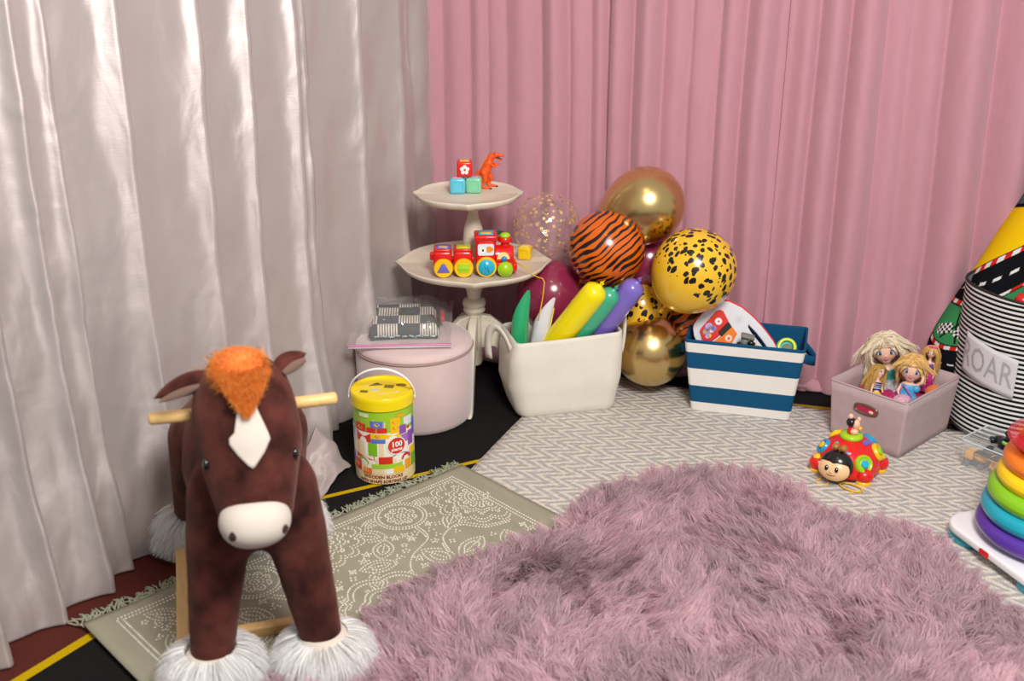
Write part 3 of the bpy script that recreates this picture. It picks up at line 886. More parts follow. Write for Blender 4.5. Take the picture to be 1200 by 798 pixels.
def wrap(a0, a1, z0, z1, col, shape='rect', lay=1, name='label_print'):
    """printed shape wrapped round the bucket; angles in degrees from the camera-facing side"""
    r = BR + 0.00035*lay
    mb = MB(); c0, c1 = radians(a0-90-3), radians(a1-90-3)
    if shape == 'rect':
        n = max(2, int(abs(a1-a0)/5))
        v = []
        for i in range(n+1):
            t = c0+(c1-c0)*i/n
            v += [(r*cos(t), r*sin(t), z0), (r*cos(t), r*sin(t), z1)]
        mb.add(v, [(2*i, 2*i+2, 2*i+3, 2*i+1) for i in range(n)])
    else:
        if shape == 'circ': o = [(0.5+0.5*cos(2*pi*i/20), 0.5+0.5*sin(2*pi*i/20)) for i in range(20)]
        if shape == 'tri': o = [(0, 0), (1, 0), (0.5, 1)]
        if shape == 'rtri': o = [(0, 0), (1, 0), (1, 1)]
        if shape == 'ltri': o = [(0, 0), (1, 0), (0, 1)]
        if shape == 'arch': o = [(0, 0), (0.25, 0)] + [(0.5-0.25*cos(pi*i/8), 0.55*sin(pi*i/8)) for i in range(9)] + [(0.75, 0), (1, 0), (1, 1), (0, 1)]
        if shape == 'dome': o = [(0.5+0.5*cos(pi*i/10), sin(pi*i/10)) for i in range(11)]
        v = []
        for x, y in o:
            t = c0+(c1-c0)*x; v.append((r*cos(t), r*sin(t), z0+(z1-z0)*y))
        mb.add(v, [tuple(range(len(v)))])
    return mb.build(name, mat('print '+col, col, 0.35), bk, smooth=False)
Rr, Ye, Gr, Bl, Wd, Pu, Wh, Li = '#d6301f', '#f5c414', '#7fbf1e', '#5a77c9', '#efd9a8', '#8e4fae', '#f5f3ee', '#a4d233'
wrap(-92, 92, 0.003, 0.034, '#f3dfae', name='label_band')
wrap(-92, 92, 0.034, 0.15, '#f4efe2', name='label_band')
for k, (a0, a1, z0, z1, c, sh) in enumerate([
    (-62, -34, 0.165, 0.185, Wd, 'rtri'), (-34, -8, 0.165, 0.19, Wd, 'rtri'), (-16, 10, 0.165, 0.184, Bl, 'rect'), (-8, 2, 0.169, 0.179, Ye, 'circ'), (8, 28, 0.165, 0.184, Wd, 'ltri'),
    (-52, -26, 0.150, 0.172, Rr, 'rect'), (-46, -34, 0.156, 0.166, Ye, 'circ'), (-24, -5, 0.150, 0.165, Rr, 'rect'), (-3, 16, 0.150, 0.165, Rr, 'rect'), (22, 42, 0.147, 0.19, Ye, 'rect'),
    (25, 38, 0.172, 0.183, '#e38e1c', 'circ'), (25, 38, 0.156, 0.166, '#e38e1c', 'circ'), (50, 74, 0.16, 0.185, '#dfe6ee', 'rect'), (58, 66, 0.148, 0.157, Rr, 'circ'), (74, 88, 0.12, 0.17, Bl, 'rect'),
    (-50, -16, 0.122, 0.148, Rr, 'arch'), (-16, 10, 0.134, 0.148, Ye, 'rect'), (-8, 2, 0.136, 0.146, '#d8741c', 'circ'), (10, 44, 0.134, 0.148, Ye, 'arch'), (-16, 12, 0.121, 0.133, Bl, 'rect'),
    (40, 56, 0.14, 0.165, Pu, 'rect'), (44, 60, 0.115, 0.138, '#a070c0', 'rect'), (60, 76, 0.10, 0.142, Pu, 'rect'),
    (-78, -56, 0.11, 0.16, '#c9d6e8', 'rect'), (-74, -62, 0.125, 0.155, '#32455f', 'rect'), (-88, -76, 0.095, 0.14, Bl, 'rect'),
    (-46, -32, 0.084, 0.121, Wd, 'rect'), (-30, -24, 0.084, 0.121, Wh, 'rect'), (-22, -4, 0.084, 0.121, Gr, 'rect'), (0, 8, 0.084, 0.121, Wd, 'rect'), (-58, -48, 0.084, 0.121, Wd, 'rect'),
    (-54, -10, 0.072, 0.084, Rr, 'arch'), (20, 62, 0.072, 0.088, Bl, 'dome'), (-50, -22, 0.058, 0.076, Gr, 'dome'), (-44, -28, 0.058, 0.066, Wh, 'dome'),
    (-26, -4, 0.062, 0.078, Wd, 'rtri'), (-2, 24, 0.06, 0.082, Rr, 'rect'), (24, 44, 0.062, 0.078, Wd, 'ltri'), (42, 66, 0.066, 0.084, Rr, 'dome'),
    (-16, 44, 0.048, 0.061, Li, 'rect'), (-62, -40, 0.036, 0.066, Rr, 'rect'), (-56, -46, 0.045, 0.056, Gr, 'circ'), (-40, -24, 0.036, 0.056, Wd, 'rect'), (-36, -16, 0.030, 0.048, '#e8792a', 'rect'),
    (-14, 8, 0.032, 0.047, Wd, 'rect'), (12, 24, 0.032, 0.047, Wh, 'rect'), (26, 48, 0.032, 0.050, Ye, 'rect'), (50, 66, 0.036, 0.064, '#f2a81d', 'rect'), (68, 84, 0.036, 0.072, Gr, 'rect'), (-80, -64, 0.05, 0.078, Bl, 'rect'), (-82, -66, 0.03, 0.046, Ye, 'rect'),
    (64, 82, 0.074, 0.094, Ye, 'rect'), (34, 52, 0.19, 0.20, '#f2a81d', 'circ'), (-40, -18, 0.192, 0.203, '#dfeab8', 'rect')]):
    wrap(a0, a1, z0, z1, c, sh, 2 + k*0.06, 'printed_block')
wrap(14, 52, 0.086, 0.136, Wh, 'circ', 7, 'white_badge_ring')
wrap(16, 50, 0.0885, 0.1335, Rr, 'circ', 8, 'red_badge')
def wrap_text(s, size, zc, ac, lay, col, bold=0.0, name='lettering', curve=0.0):
    vs, fs = text_mesh(s, size, bold)
    r = BR+0.00035*lay; mb = MB(); v = []
    for x, y, z in vs:
        t = radians(ac-93) + x/r
        v.append((r*cos(t), r*sin(t), zc+y+curve*x*x))
    mb.add(v, fs); return mb.build(name, mat('print '+col, col, 0.4), bk, smooth=False)
wrap_text('100', 0.021, 0.1155, 33, 10, Wh, 0.0007)
wrap_text('pieces', 0.0125, 0.1015, 33, 10, Wh, 0.0004)
wrap_text('WOODEN BLOCKS', 0.0125, 0.0235, 5, 6, '#8e2f22', 0.0004)
wrap_text('WITH SHAPE SORTING LID', 0.0115, 0.0105, 5, 6, '#8e2f22', 0.0004)

# ------------------------------------------------------------------ baskets
def rrect(w, d, r, n=6):
    """rounded rectangle outline, counter-clockwise"""
    p = []
    for cx_, cy_, a0 in ((w/2-r, d/2-r, 0), (-w/2+r, d/2-r, pi/2), (-w/2+r, -d/2+r, pi), (w/2-r, -d/2+r, 3*pi/2)):
        for i in range(n+1):
            a = a0+pi/2*i/n; p.append((cx_+r*cos(a), cy_+r*sin(a)))
    return p
def dens(out, step=0.02):
    r = []
    for a, b in zip(out, out[1:]+out[:1]):
        L = sqrt((b[0]-a[0])**2+(b[1]-a[1])**2); k = max(1, int(L/step))
        for i in range(k): r.append((a[0]+(b[0]-a[0])*i/k, a[1]+(b[1]-a[1])*i/k))
    return r
def box_loft(levels, th, nseg=4, wob=None, mi=None, zshape=None):
    """open-topped container: levels [(z, w, d, r, ox, oy)], wall thickness th"""
    mb = MB(); rings = []
    base = None
    L = []
    for (a, b) in zip(levels, levels[1:]):
        for i in range(nseg):
            t = i/nseg; L.append(tuple(a[j]+(b[j]-a[j])*t for j in range(6)))
    L.append(levels[-1])
    def ring(z, w_, d_, r, ox, oy, inset=0):
        o = rrect(w_-2*inset, d_-2*inset, max(0.002, r-inset*0.5), 6)
        pts = []
        for k in range(len(o)):
            a, b = o[k], o[(k+1) % len(o)]
            long = sqrt((b[0]-a[0])**2+(b[1]-a[1])**2) > 0.02
            m_ = 10 if long else 1
            if (k % 7) != 6: m_ = 1
            for i in range(m_): pts.append((a[0]+(b[0]-a[0])*i/m_, a[1]+(b[1]-a[1])*i/m_))
        res = []
        for x, y in pts:
            zz = z
            if zshape: zz = zshape(x, y, z)
            px, py = x+ox, y+oy
            if wob: px, py, zz = wob(px, py, zz)
            res.append((px, py, zz))
        return res
    for l in L: rings.append(ring(*l))
    nout = len(rings)
    for l in reversed(L[1:]): rings.append(ring(*l, inset=th))
    z0 = L[0]
    rings.append(ring(z0[0]+th, *z0[1:], inset=th))
    n = len(rings[0]); v = [p for r in rings for p in r]; f = []; mi_ = []
    for k in range(len(rings)-1):
        for i in range(n):
            j = (i+1) % n
            f.append((k*n+i, k*n+j, (k+1)*n+j, (k+1)*n+i))
            mi_.append(mi(k, nout) if mi else 0)
    f.append(tuple(range(n-1, -1, -1))); f.append(tuple((len(rings)-1)*n+i for i in range(n)))
    mi_ += [0, 0]
    mb.add(v, f); mb.mi = mi_
    return mb

# canvas basket
CNV = mat('cream canvas', '#e4ddd0', 0.85, spec=0.2, sheen=0.2, vary=(14, 0.03), bump=(380, 0.25))
cb = thing('canvas_basket', 'cream canvas basket with loop handles holding inflated coloured sticks', 'basket', (0.146, 3.095, 0.008), radians(13))
def cwob(x, y, z):
    k = 0.006*noise.noise((x*7, y*7, z*8+3)) * min(1, z/0.05)
    s = 1 - 0.0*z
    return (x*s + k, y + k*0.8, z + 0.05*x*(z/0.247) + (0.006*noise.noise((x*5, y*5, 1)) if z > 0.2 else 0))
box_loft([(0, 0.285, 0.17, 0.03, 0, 0), (0.012, 0.305, 0.19, 0.04, 0, 0), (0.10, 0.345, 0.215, 0.05, -0.004, 0), (0.19, 0.338, 0.21, 0.035, -0.003, 0), (0.247, 0.322, 0.20, 0.02, 0, 0)], 0.006, 5, cwob).build('canvas_body', CNV, cb)
BRDM = mat('brown handle lining', '#4a4034', 0.8)
for sx in (-1, 1):
    x = sx*0.166
    v = []
    for i in range(25):
        t = pi*i/24; zz = 0.05*x
        v += [(x + sx*(0.004+0.014*sin(t)), 0.040*cos(t), 0.165+zz+0.100*sin(t)), (x + sx*(0.006+0.020*sin(t)), 0.062*cos(t), 0.165+zz+0.124*sin(t))]
    if sx < 0: v = [(px-0.016-0.55*py, py*0.9-0.02, pz) for px, py, pz in v]
    mb = MB(); f = [(2*i, 2*i+2, 2*i+3, 2*i+1) for i in range(24)]
    mb.add(v, f); mb.build('loop_handle', CNV, cb, solid=0.004)

# inflated sticks
def stick(name, label, a, b, r, col, pointed=False, trans=False):
    a, b = Vector(a), Vector(b); d = b-a; L = d.length; d.normalize()
    t_ = thing(name, label, 'inflatable', a, 0, 'inflated sticks in the canvas basket')
    m = mat('inflated film '+col, col, 0.22, spec=0.6, coat=0.25, bump=(30, 0.08))
    q = d.to_track_quat('Z', 'Y')
    R_ = q.to_matrix().to_4x4()
    n = 24
    prof = [(0.0, 0), (0.6*r, 0.004), (0.9*r, 0.018), (r, 0.04), (r*1.02, L*0.5), (r, L-0.035), (0.9*r, L-0.014), (0.55*r, L-0.003), (0.18*r, L+0.003), (0.12*r, L+0.008), (0.2*r, L+0.014), (0.0, L+0.015)]
    MB(R_).lathe(prof, n).build('tube', m, t_)
    fl = MB(R_); fl.prism([(-0.2*r, 0), (0.2*r, 0), (0.42*r, 0.009), (0.1*r, 0.006), (-0.15*r, 0.012), (-0.42*r, 0.007)], -0.0012, 0.0012, Matrix.Translation((0, 0, L+0.012)) @ Matrix.Rotation(pi/2, 4, 'X'))
    fl.build('pinched_end', m, t_)
    return t_
def flat_stick(name, label, base, w_, h, th, col, tilt, rz, seamcol=None):
    t_ = thing(name, label, 'inflatable', base, 0, 'inflated sticks in the canvas basket', rot=(0, tilt, rz))
    m = mat('glossy film '+col, col, 0.16, spec=0.6, coat=0.4, bump=(26, 0.25))
    def f(u, v):
        z = v*h
        k = 1 if v < 0.66 else 1-((v-0.66)/0.34)**1.7
        # one edge stays straight, the other sweeps into a point
        xl = -w_/2 + w_*(1-k)*0.86; xr = w_/2
        a = 2*pi*u
        cxm = (xl+xr)/2; hw = (xr-xl)/2+0.0008
        fat = th*(1 if v < 0.6 else max(0.05, 1-((v-0.6)/0.4)**1.2))
        cr = 0.0018*noise.noise((u*9, v*7, 2.2)) * (1 if v > 0.5 else 0.3)
        return (cxm + hw*cos(a), (fat+cr)*sin(a), z)
    MB().grid(f, 28, 30, closeu=True).build('foil_tube', m, t_)
    if seamcol:
        MB().box((w_/2+0.0015, 0, h*0.45), (0.0035, 0.004, h*0.86)).build('yellow_seam', mat('seam '+seamcol, seamcol, 0.3), t_)
    else:
        MB().tube([(w_/2, 0, 0.01), (w_/2, 0, h*0.96)], 0.0022, 6).build('side_seam', m, t_)
    return t_
flat_stick('inflated_stick', 'glossy green inflated stick with pointed top at the left end of the canvas basket', (0.014, 3.05, 0.10), 0.046, 0.285, 0.022, '#24a76c', radians(3), radians(6))
flat_stick('inflated_stick', 'white inflated stick with yellow seam beside the glossy green one', (0.058, 3.065, 0.10), 0.048, 0.262, 0.022, '#d9d8dc', radians(10), radians(6), '#e8c92a')
stick('inflated_stick', 'fat yellow inflated stick leaning right in the canvas basket', (0.070, 3.085, 0.132), (0.250, 3.005, 0.412), 0.037, '#f5e000')
stick('inflated_stick', 'matte green inflated stick between the yellow and violet ones', (0.136, 3.105, 0.135), (0.292, 3.015, 0.396), 0.031, '#3fae86')
stick('inflated_stick', 'violet inflated stick leaning right at the end of the canvas basket', (0.205, 3.125, 0.147), (0.358, 3.015, 0.420), 0.034, '#7d68c4')

# blue striped bin
BLU = mat('navy blue canvas', '#0f5078', 0.85, spec=0.2, vary=(30, 0.05), bump=(420, 0.07))
WST = mat('off white canvas', '#e8e5de', 0.85, spec=0.2, vary=(30, 0.02), bump=(420, 0.07))
bb = thing('striped_bin', 'navy and white striped fabric bin with side handles holding baby toys', 'bin', (0.697, 3.075, 0.008), radians(-16))
zs = [0.0, 0.006, 0.034, 0.088, 0.144, 0.196, 0.226, 0.235]
def lv(z):
    t = z/0.235
    return (z, 0.288+0.058*t, 0.165+0.04*t, 0.012, 0, 0)
def bmi(k, nout):
    if k >= nout-1: return 0
    return (0, 1, 0, 1, 0, 1, 0)[min(k//3, 6)]
bb_o = box_loft([lv(z) for z in zs], 0.006, 3, None, bmi).build('fabric_body', [BLU, WST], bb)
for sx in (-1, 1):
    x = sx*0.168
    arc = [(x + sx*0.030*sin(pi*t), 0.05*(1-2*t), 0.195 - 0.02*sin(pi*t)) for t in [i/16 for i in range(17)]]
    v = []
    for p in arc: v += [(p[0], p[1], p[2]-0.018), (p[0], p[1], p[2]+0.012)]
    MB().add(v, [(2*i, 2*i+2, 2*i+3, 2*i+1) for i in range(16)]).build('side_handle', BLU, bb, solid=0.004)

# mauve bin with oval grommet
MAU = mat('mauve grey linen board', '#b8a3a4', 0.85, spec=0.2, vary=(40, 0.04), bump=(420, 0.07))
ma = atan2(0.187, 0.205)
mbn = thing('linen_bin', 'mauve grey linen bin with an oval brass handle hole filled with dolls', 'bin', (1.083, 2.885, 0.008), ma)
# local x along front-right face, local -y the right face ... left-front face is local -x
def mlv(z):
    t = z/0.172
    return (z, 0.272+0.020*t, 0.215+0.022*t, 0.008, 0, 0)
o = box_loft([mlv(0), mlv(0.08), mlv(0.172)], 0.007, 3).build('bin_body', MAU, mbn)
MB().tube([(*p, 0.172) for p in (lambda r: r+[r[0]])(rrect(0.29, 0.235, 0.01))], 0.0028, 6, cap=False).build('rim_piping', MAU, mbn)
BRS = mat('aged brass', '#8f8062', 0.35, metal=0.9)
face_x = -0.1435
mb = MB(Matrix.Translation((face_x-0.0015, 0.0, 0.118)) @ Matrix.Rotation(-pi/2, 4, 'Y') @ Matrix.Rotation(pi/2, 4, 'Z'))
ov = [(0.030*cos(t)*(1 if abs(cos(t)) < 2 else 1) , 0.013*sin(t)) for t in [2*pi*i/36 for i in range(36)]]
ov = [(max(-1, min(1, 1.25*cos(t)))*0.022 + 0.012*cos(t), 0.0125*sin(t)) for t in [2*pi*i/40 for i in range(40)]]
mb.tube([(*p, 0.0) for p in ov + ov[:1]], 0.0035, 8, cap=False).build('oval_grommet', BRS, mbn)
MB(mb.M).prism([(x*0.92, y*0.9) for x, y in ov], -0.001, 0.0008).build('pink_net_behind_hole', mat('pink net', '#b81f52', 0.7, bump=(150, 0.5)), mbn, smooth=False)
MB(mb.M).ball((-0.016, 0.004, 0.001), (0.008, 0.005, 0.003), 10, 6).build('doll_hand_behind_hole', mat('doll skin', '#f0c3ad', 0.4, sss=0.1), mbn)

# ------------------------------------------------------------------ balloons
def gold_mat():
    return mat('chrome gold latex', '#dcbf80', 0.25, metal=1.0, coat=0.2)
def tiger_mat():
    m = bpy.data.materials.new('tiger print latex'); m.use_nodes = True
    t = m.node_tree; b = t.nodes['Principled BSDF']; b.inputs['Roughness'].default_value = 0.22; b.inputs['Coat Weight'].default_value = 0.3
    tc = nd(t, 'ShaderNodeTexCoord')
    mp = nd(t, 'ShaderNodeMapping'); mp.inputs['Rotation'].default_value = (0.0, 0.75, 0.3)
    t.links.new(tc.outputs['Object'], mp.inputs['Vector'])
    n = nd(t, 'ShaderNodeTexNoise'); n.inputs['Scale'].default_value = 14; n.inputs['Detail'].default_value = 1
    t.links.new(mp.outputs[0], n.inputs['Vector'])
    sp = nd(t, 'ShaderNodeVectorMath', operation='DOT_PRODUCT'); t.links.new(tc.outputs['Object'], sp.inputs[0])
    sp.inputs[1].default_value = Vector((0.5, -0.2, 0.8)).to_track_quat('Z', 'Y').to_matrix().transposed() @ Vector((-0.62, 0.12, 0.78))
    a = nd(t, 'ShaderNodeMath', operation='MULTIPLY_ADD'); t.links.new(n.outputs['Fac'], a.inputs[0]); a.inputs[1].default_value = 0.030; t.links.new(sp.outputs['Value'], a.inputs[2])
    k = nd(t, 'ShaderNodeMath', operation='MULTIPLY'); t.links.new(a.outputs[0], k.inputs[0]); k.inputs[1].default_value = 2*pi/0.0170
    s = nd(t, 'ShaderNodeMath', operation='SINE'); t.links.new(k.outputs[0], s.inputs[0])
    n2 = nd(t, 'ShaderNodeTexNoise'); n2.inputs['Scale'].default_value = 22; n2.inputs['Detail'].default_value = 0
    mp2 = nd(t, 'ShaderNodeMapping'); mp2.inputs['Scale'].default_value = (0.5, 0.5, 1.6)
    t.links.new(mp.outputs[0], mp2.inputs['Vector']); t.links.new(mp2.outputs[0], n2.inputs['Vector'])
    th = nd(t, 'ShaderNodeMapRange'); th.inputs['From Min'].default_value = 0.3; th.inputs['From Max'].default_value = 0.7; th.inputs['To Min'].default_value = -0.6; th.inputs['To Max'].default_value = 1.0
    t.links.new(n2.outputs['Fac'], th.inputs['Value'])
    g = nd(t, 'ShaderNodeMath', operation='GREATER_THAN'); t.links.new(s.outputs[0], g.inputs[0]); t.links.new(th.outputs[0], g.inputs[1])
    mx = nd(t, 'ShaderNodeMix', data_type='RGBA'); t.links.new(g.outputs[0], mx.inputs['Factor'])
    mx.inputs['A'].default_value = hx('#d9640e'); mx.inputs['B'].default_value = hx('#1c100a')
    t.links.new(mx.outputs['Result'], b.inputs['Base Color'])
    return m
def leopard_mat():
    m = bpy.data.materials.new('leopard print latex'); m.use_nodes = True
    t = m.node_tree; b = t.nodes['Principled BSDF']; b.inputs['Roughness'].default_value = 0.22; b.inputs['Coat Weight'].default_value = 0.3
    tc = nd(t, 'ShaderNodeTexCoord')
    n = nd(t, 'ShaderNodeTexNoise'); n.inputs['Scale'].default_value = 30; n.inputs['Detail'].default_value = 2; t.links.new(tc.outputs['Object'], n.inputs['Vector'])
    sub = nd(t, 'ShaderNodeVectorMath', operation='MULTIPLY_ADD'); t.links.new(n.outputs['Color'], sub.inputs[0]); sub.inputs[1].default_value = (0.022,)*3
    mp = nd(t, 'ShaderNodeMapping'); mp.inputs['Rotation'].default_value = (0.0, -0.6, 0.0); mp.inputs['Scale'].default_value = (1.25, 1, 0.8)
    t.links.new(tc.outputs['Object'], mp.inputs['Vector'])
    t.links.new(mp.outputs[0], sub.inputs[2])
    v = nd(t, 'ShaderNodeTexVoronoi'); v.inputs['Scale'].default_value = 50; v.inputs['Randomness'].default_value = 0.85; t.links.new(sub.outputs[0], v.inputs['Vector'])
    sp = nd(t, 'ShaderNodeSeparateXYZ'); t.links.new(v.outputs['Color'], sp.inputs[0])
    th = nd(t, 'ShaderNodeMapRange'); th.inputs['To Min'].default_value = 0.34; th.inputs['To Max'].default_value = 0.50; t.links.new(sp.outputs['X'], th.inputs['Value'])
    g = nd(t, 'ShaderNodeMath', operation='LESS_THAN'); t.links.new(v.outputs['Distance'], g.inputs[0]); t.links.new(th.outputs[0], g.inputs[1])
    # the print leaves the neck end of the balloon plain
    s2 = nd(t, 'ShaderNodeSeparateXYZ'); t.links.new(tc.outputs['Object'], s2.inputs[0])
    up = nd(t, 'ShaderNodeMath', operation='GREATER_THAN'); t.links.new(s2.outputs['Z'], up.inputs[0]); up.inputs[1].default_value = -0.030
    mu = nd(t, 'ShaderNodeMath', operation='MULTIPLY'); t.links.new(g.outputs[0], mu.inputs[0]); t.links.new(up.outputs[0], mu.inputs[1])
    mx = nd(t, 'ShaderNodeMix', data_type='RGBA'); t.links.new(mu.outputs[0], mx.inputs['Factor'])
    mx.inputs['A'].default_value = hx('#ecbc2c'); mx.inputs['B'].default_value = hx('#1a1612')
    t.links.new(mx.outputs['Result'], b.inputs['Base Color'])
    return m
GOLD, TIG, LEO = gold_mat(), tiger_mat(), leopard_mat()
BUR = mat('burgundy pearl latex', '#8c2848', 0.2, spec=0.6, coat=0.3)
CLR = film('clear latex', '#f0d4d0', 0.93, 0.05)
def balloon(label, c, r, m, axis=(0, 0, 1), stretch=1.12, name='balloon', knotm=None, confetti=0):
    t_ = thing(name, label, 'balloon', c, 0, 'balloon pile in front of the pink curtain')
    t_.rotation_euler = Vector(axis).to_track_quat('Z', 'Y').to_euler()
    prof = []
    n = 40
    for i in range(n+1):
        a = -pi/2 + pi*i/n
        z = sin(a); rr = cos(a)
        if z < 0: z *= stretch; rr *= (1 - 0.10*(z/stretch)**2)
        prof.append((max(0.0, rr*r), z*r))
    MB().lathe(prof, 56).build('latex_skin', m, t_)
    zb = -r*stretch
    MB().lathe([(0.0, zb+0.004), (0.012, zb+0.003), (0.007, zb-0.004), (0.004, zb-0.009), (0.008, zb-0.012), (0.009, zb-0.015), (0.0055, zb-0.019), (0.010, zb-0.026), (0.0, zb-0.025)], 16).build('knot', knotm or m, t_)
    if confetti:
        CF = mat('gold foil confetti', '#e2bd78', 0.4, metal=0.25)
        mb = MB(); rr = random.Random(3); done = []
        while len(done) < confetti:
            a = Vector((rr.gauss(0, 1), rr.gauss(0, 1), rr.gauss(0, 1))).normalized()
            if a.z < -0.75 and rr.random() < 0.8: continue
            if any((a-b).length < 0.12 for b in done): continue
            done.append(a)
            M = Matrix.Translation(a*(r*0.985)*(1 if a.z > 0 else 1.0)) @ rot_to(a)
            s = rr.uniform(0.0038, 0.0062)
            mb.prism([(s*cos(2*pi*i/10), s*sin(2*pi*i/10)) for i in range(10)], -0.0004, 0.0004, M)
        o = mb.build('foil_confetti', CF, t_, smooth=False); o['kind'] = 'stuff'
    return t_
balloon('chrome gold balloon on top of the balloon pile', (0.398, 3.21, 0.598), 0.114, GOLD, (0.85, -0.1, 0.5), 1.35)
balloon('orange balloon with black tiger stripes facing the front', (0.277, 3.14, 0.482), 0.114, TIG, (0.5, -0.2, 0.8), 1.02)
balloon('yellow balloon with black leopard spots and knot at its lower left', (0.528, 3.07, 0.440), 0.122, LEO, (0.55, -0.1, 0.8), 1.12, knotm=mat('yellow latex', '#eab11e', 0.25))
balloon('shiny burgundy balloon behind the canvas basket sticks', (0.120, 3.215, 0.318), 0.107, BUR, (-0.1, 0.1, 1), 1.15)
balloon('clear balloon full of gold confetti dots beside the tiered table', (0.108, 3.31, 0.507), 0.105, CLR, (0.0, 0.1, 1), 1.12, confetti=150)
balloon('chrome gold balloon resting on the floor between the canvas and blue bins', (0.425, 3.17, 0.152), 0.112, GOLD, (-0.3, -0.6, 0.6), 1.06)
balloon('half hidden yellow leopard spot balloon behind the violet stick', (0.40, 3.25, 0.262), 0.10, LEO, (0.3, 0, 1), 1.05)
balloon('half hidden tiger stripe balloon behind the blue bin toys', (0.565, 3.24, 0.215), 0.10, TIG, (0.6, 0, 0.7), 1.08)
balloon('burgundy balloon mostly hidden behind the tiger and leopard balloons', (0.42, 3.29, 0.40), 0.10, BUR, (0, 0, 1), 1.08)
balloon('plain clear balloon between the confetti and burgundy balloons', (0.19, 3.33, 0.36), 0.09, CLR, (0.2, 0, 1), 1.08)

# ------------------------------------------------------------------ rocking horse
BRN = mat('chocolate plush', '#45221d', 0.85, spec=0.1, sheen=0.3, vary=(19, 0.75), bump=(500, 0.12))
PLW = mat('white plush', '#d3c8bc', 0.9, spec=0.1, sheen=0.2, bump=(500, 0.12))
PINE = mat('varnished pine', '#e6bd7c', 0.4, spec=0.4, vary=(9, 0.08), stretch=(14, 1.5, 14))
FURW = fur_mat('white and orange long pile', 0.7, 0.35)
BRN.node_tree.nodes['Principled BSDF'].inputs['Sheen Tint'].default_value = (0.55, 0.30, 0.25, 1)
hr = thing('rocking_horse', 'brown plush rocking horse with white muzzle, orange forelock and wooden handles', 'rocking horse', (-0.465, 1.765, 0.0), radians(16))
mb = MB()
for s in (-1, 1):
    fx = -0.103 if s < 0 else 0.102
    mb.caps((fx*0.68, 0.03, 0.33), (fx, 0.0, 0.10), 0.059, 0.042)
    mb.caps((fx*0.50, 0.04, 0.42), (fx*0.72, 0.03, 0.30), 0.068, 0.059)
    mb.caps((s*0.065-0.01, 0.41, 0.36), ((-0.128, 0.565, 0.10) if s < 0 else (0.078, 0.53, 0.10)), 0.085, 0.045)
mb.caps((-0.008, 0.07, 0.385), (-0.008, 0.22, 0.38), 0.104, 0.122)
mb.caps((-0.008, 0.22, 0.38), (-0.005, 0.40, 0.39), 0.122, 0.118)
mb.caps((-0.006, 0.06, 0.44), (-0.004, 0.045, 0.60), 0.088, 0.078)
mb.caps((-0.002, 0.015, 0.600), (0, -0.012, 0.535), 0.092, 0.096)
mb.caps((0, -0.012, 0.535), (0, -0.070, 0.445), 0.095, 0.070)
mb.caps((0, -0.070, 0.445), (0, -0.085, 0.428), 0.070, 0.056)
body = mb.build('plush_body', BRN, hr, remesh=0.009, sm=12)
hb = bvh_of(body)
VD = Vector((0, 0.90, -0.436)); VY = Vector((0, 0.436, 0.90)); VX = Vector((1, 0, 0))
org = Vector((0, -0.06, 0.565)) - VD*0.4
dia = [(-.013, .060), (.013, .060), (.022, .034), (.031, .008), (.034, -.004), (.022, -.026), (.004, -.048), (0, -.051), (-.006, -.046), (-.022, -.026), (-.034, -.006), (-.033, .004), (-.024, .012), (-.019, .034)]
patch(hb, dens(dia, 0.006), org, VX, VY, VD, 0.004, 8).build('white_blaze', PLW, hr)
# muzzle
MZ = Matrix.Translation((-0.004, -0.108, 0.431)) @ Matrix.Rotation(radians(-20), 4, 'X')
def muz(u, v):
    a = 2*pi*u; t = pi*(v*0.98+0.01)
    def se(c, e): return math.copysign(abs(c)**e, c)
    z = cos(t); r = sin(t)
    w_ = 0.061*(1-0.10*max(0, -se(z, .8)))
    return (w_*se(cos(a), .85)*r**0.8, 0.058*sin(a)*r**0.9, 0.044*se(z, 0.85))
mz = MB(MZ); mz.grid(muz, 40, 24, closeu=True); mzo = mz.build('white_muzzle', PLW, hr)
mzb = bvh_of(mzo)
NOS = mat('dark brown felt', '#4a2f2a', 0.9)
for s in (-1, 1):
    o_ = [(0.006*cos(t)*(1-.25*sin(t)), 0.0085*sin(t)) for t in [2*pi*i/14 for i in range(14)]]
    patch(mzb, o_, Vector((s*0.044, -0.16, 0.437)) - VD*0.3, VX, VY, VD, 0.0015, 3).build('nostril', NOS, hr)
EYE = mat('black bead', '#0c0a0a', 0.12, spec=0.7, coat=0.5)
for s in (-1, 1):
    d = Vector((-s*0.75, 0.62, -0.1)).normalized()
    p = on_surface(hb, Vector((s*0.080, -0.070, 0.530)) - d*0.3, d, 0.0)
    if p: MB().ball(p, (0.007, 0.009, 0.011), 14, 10).build('eye', EYE, hr)
EARI = mat('taupe ear lining', '#705648', 0.9, sheen=0.3)
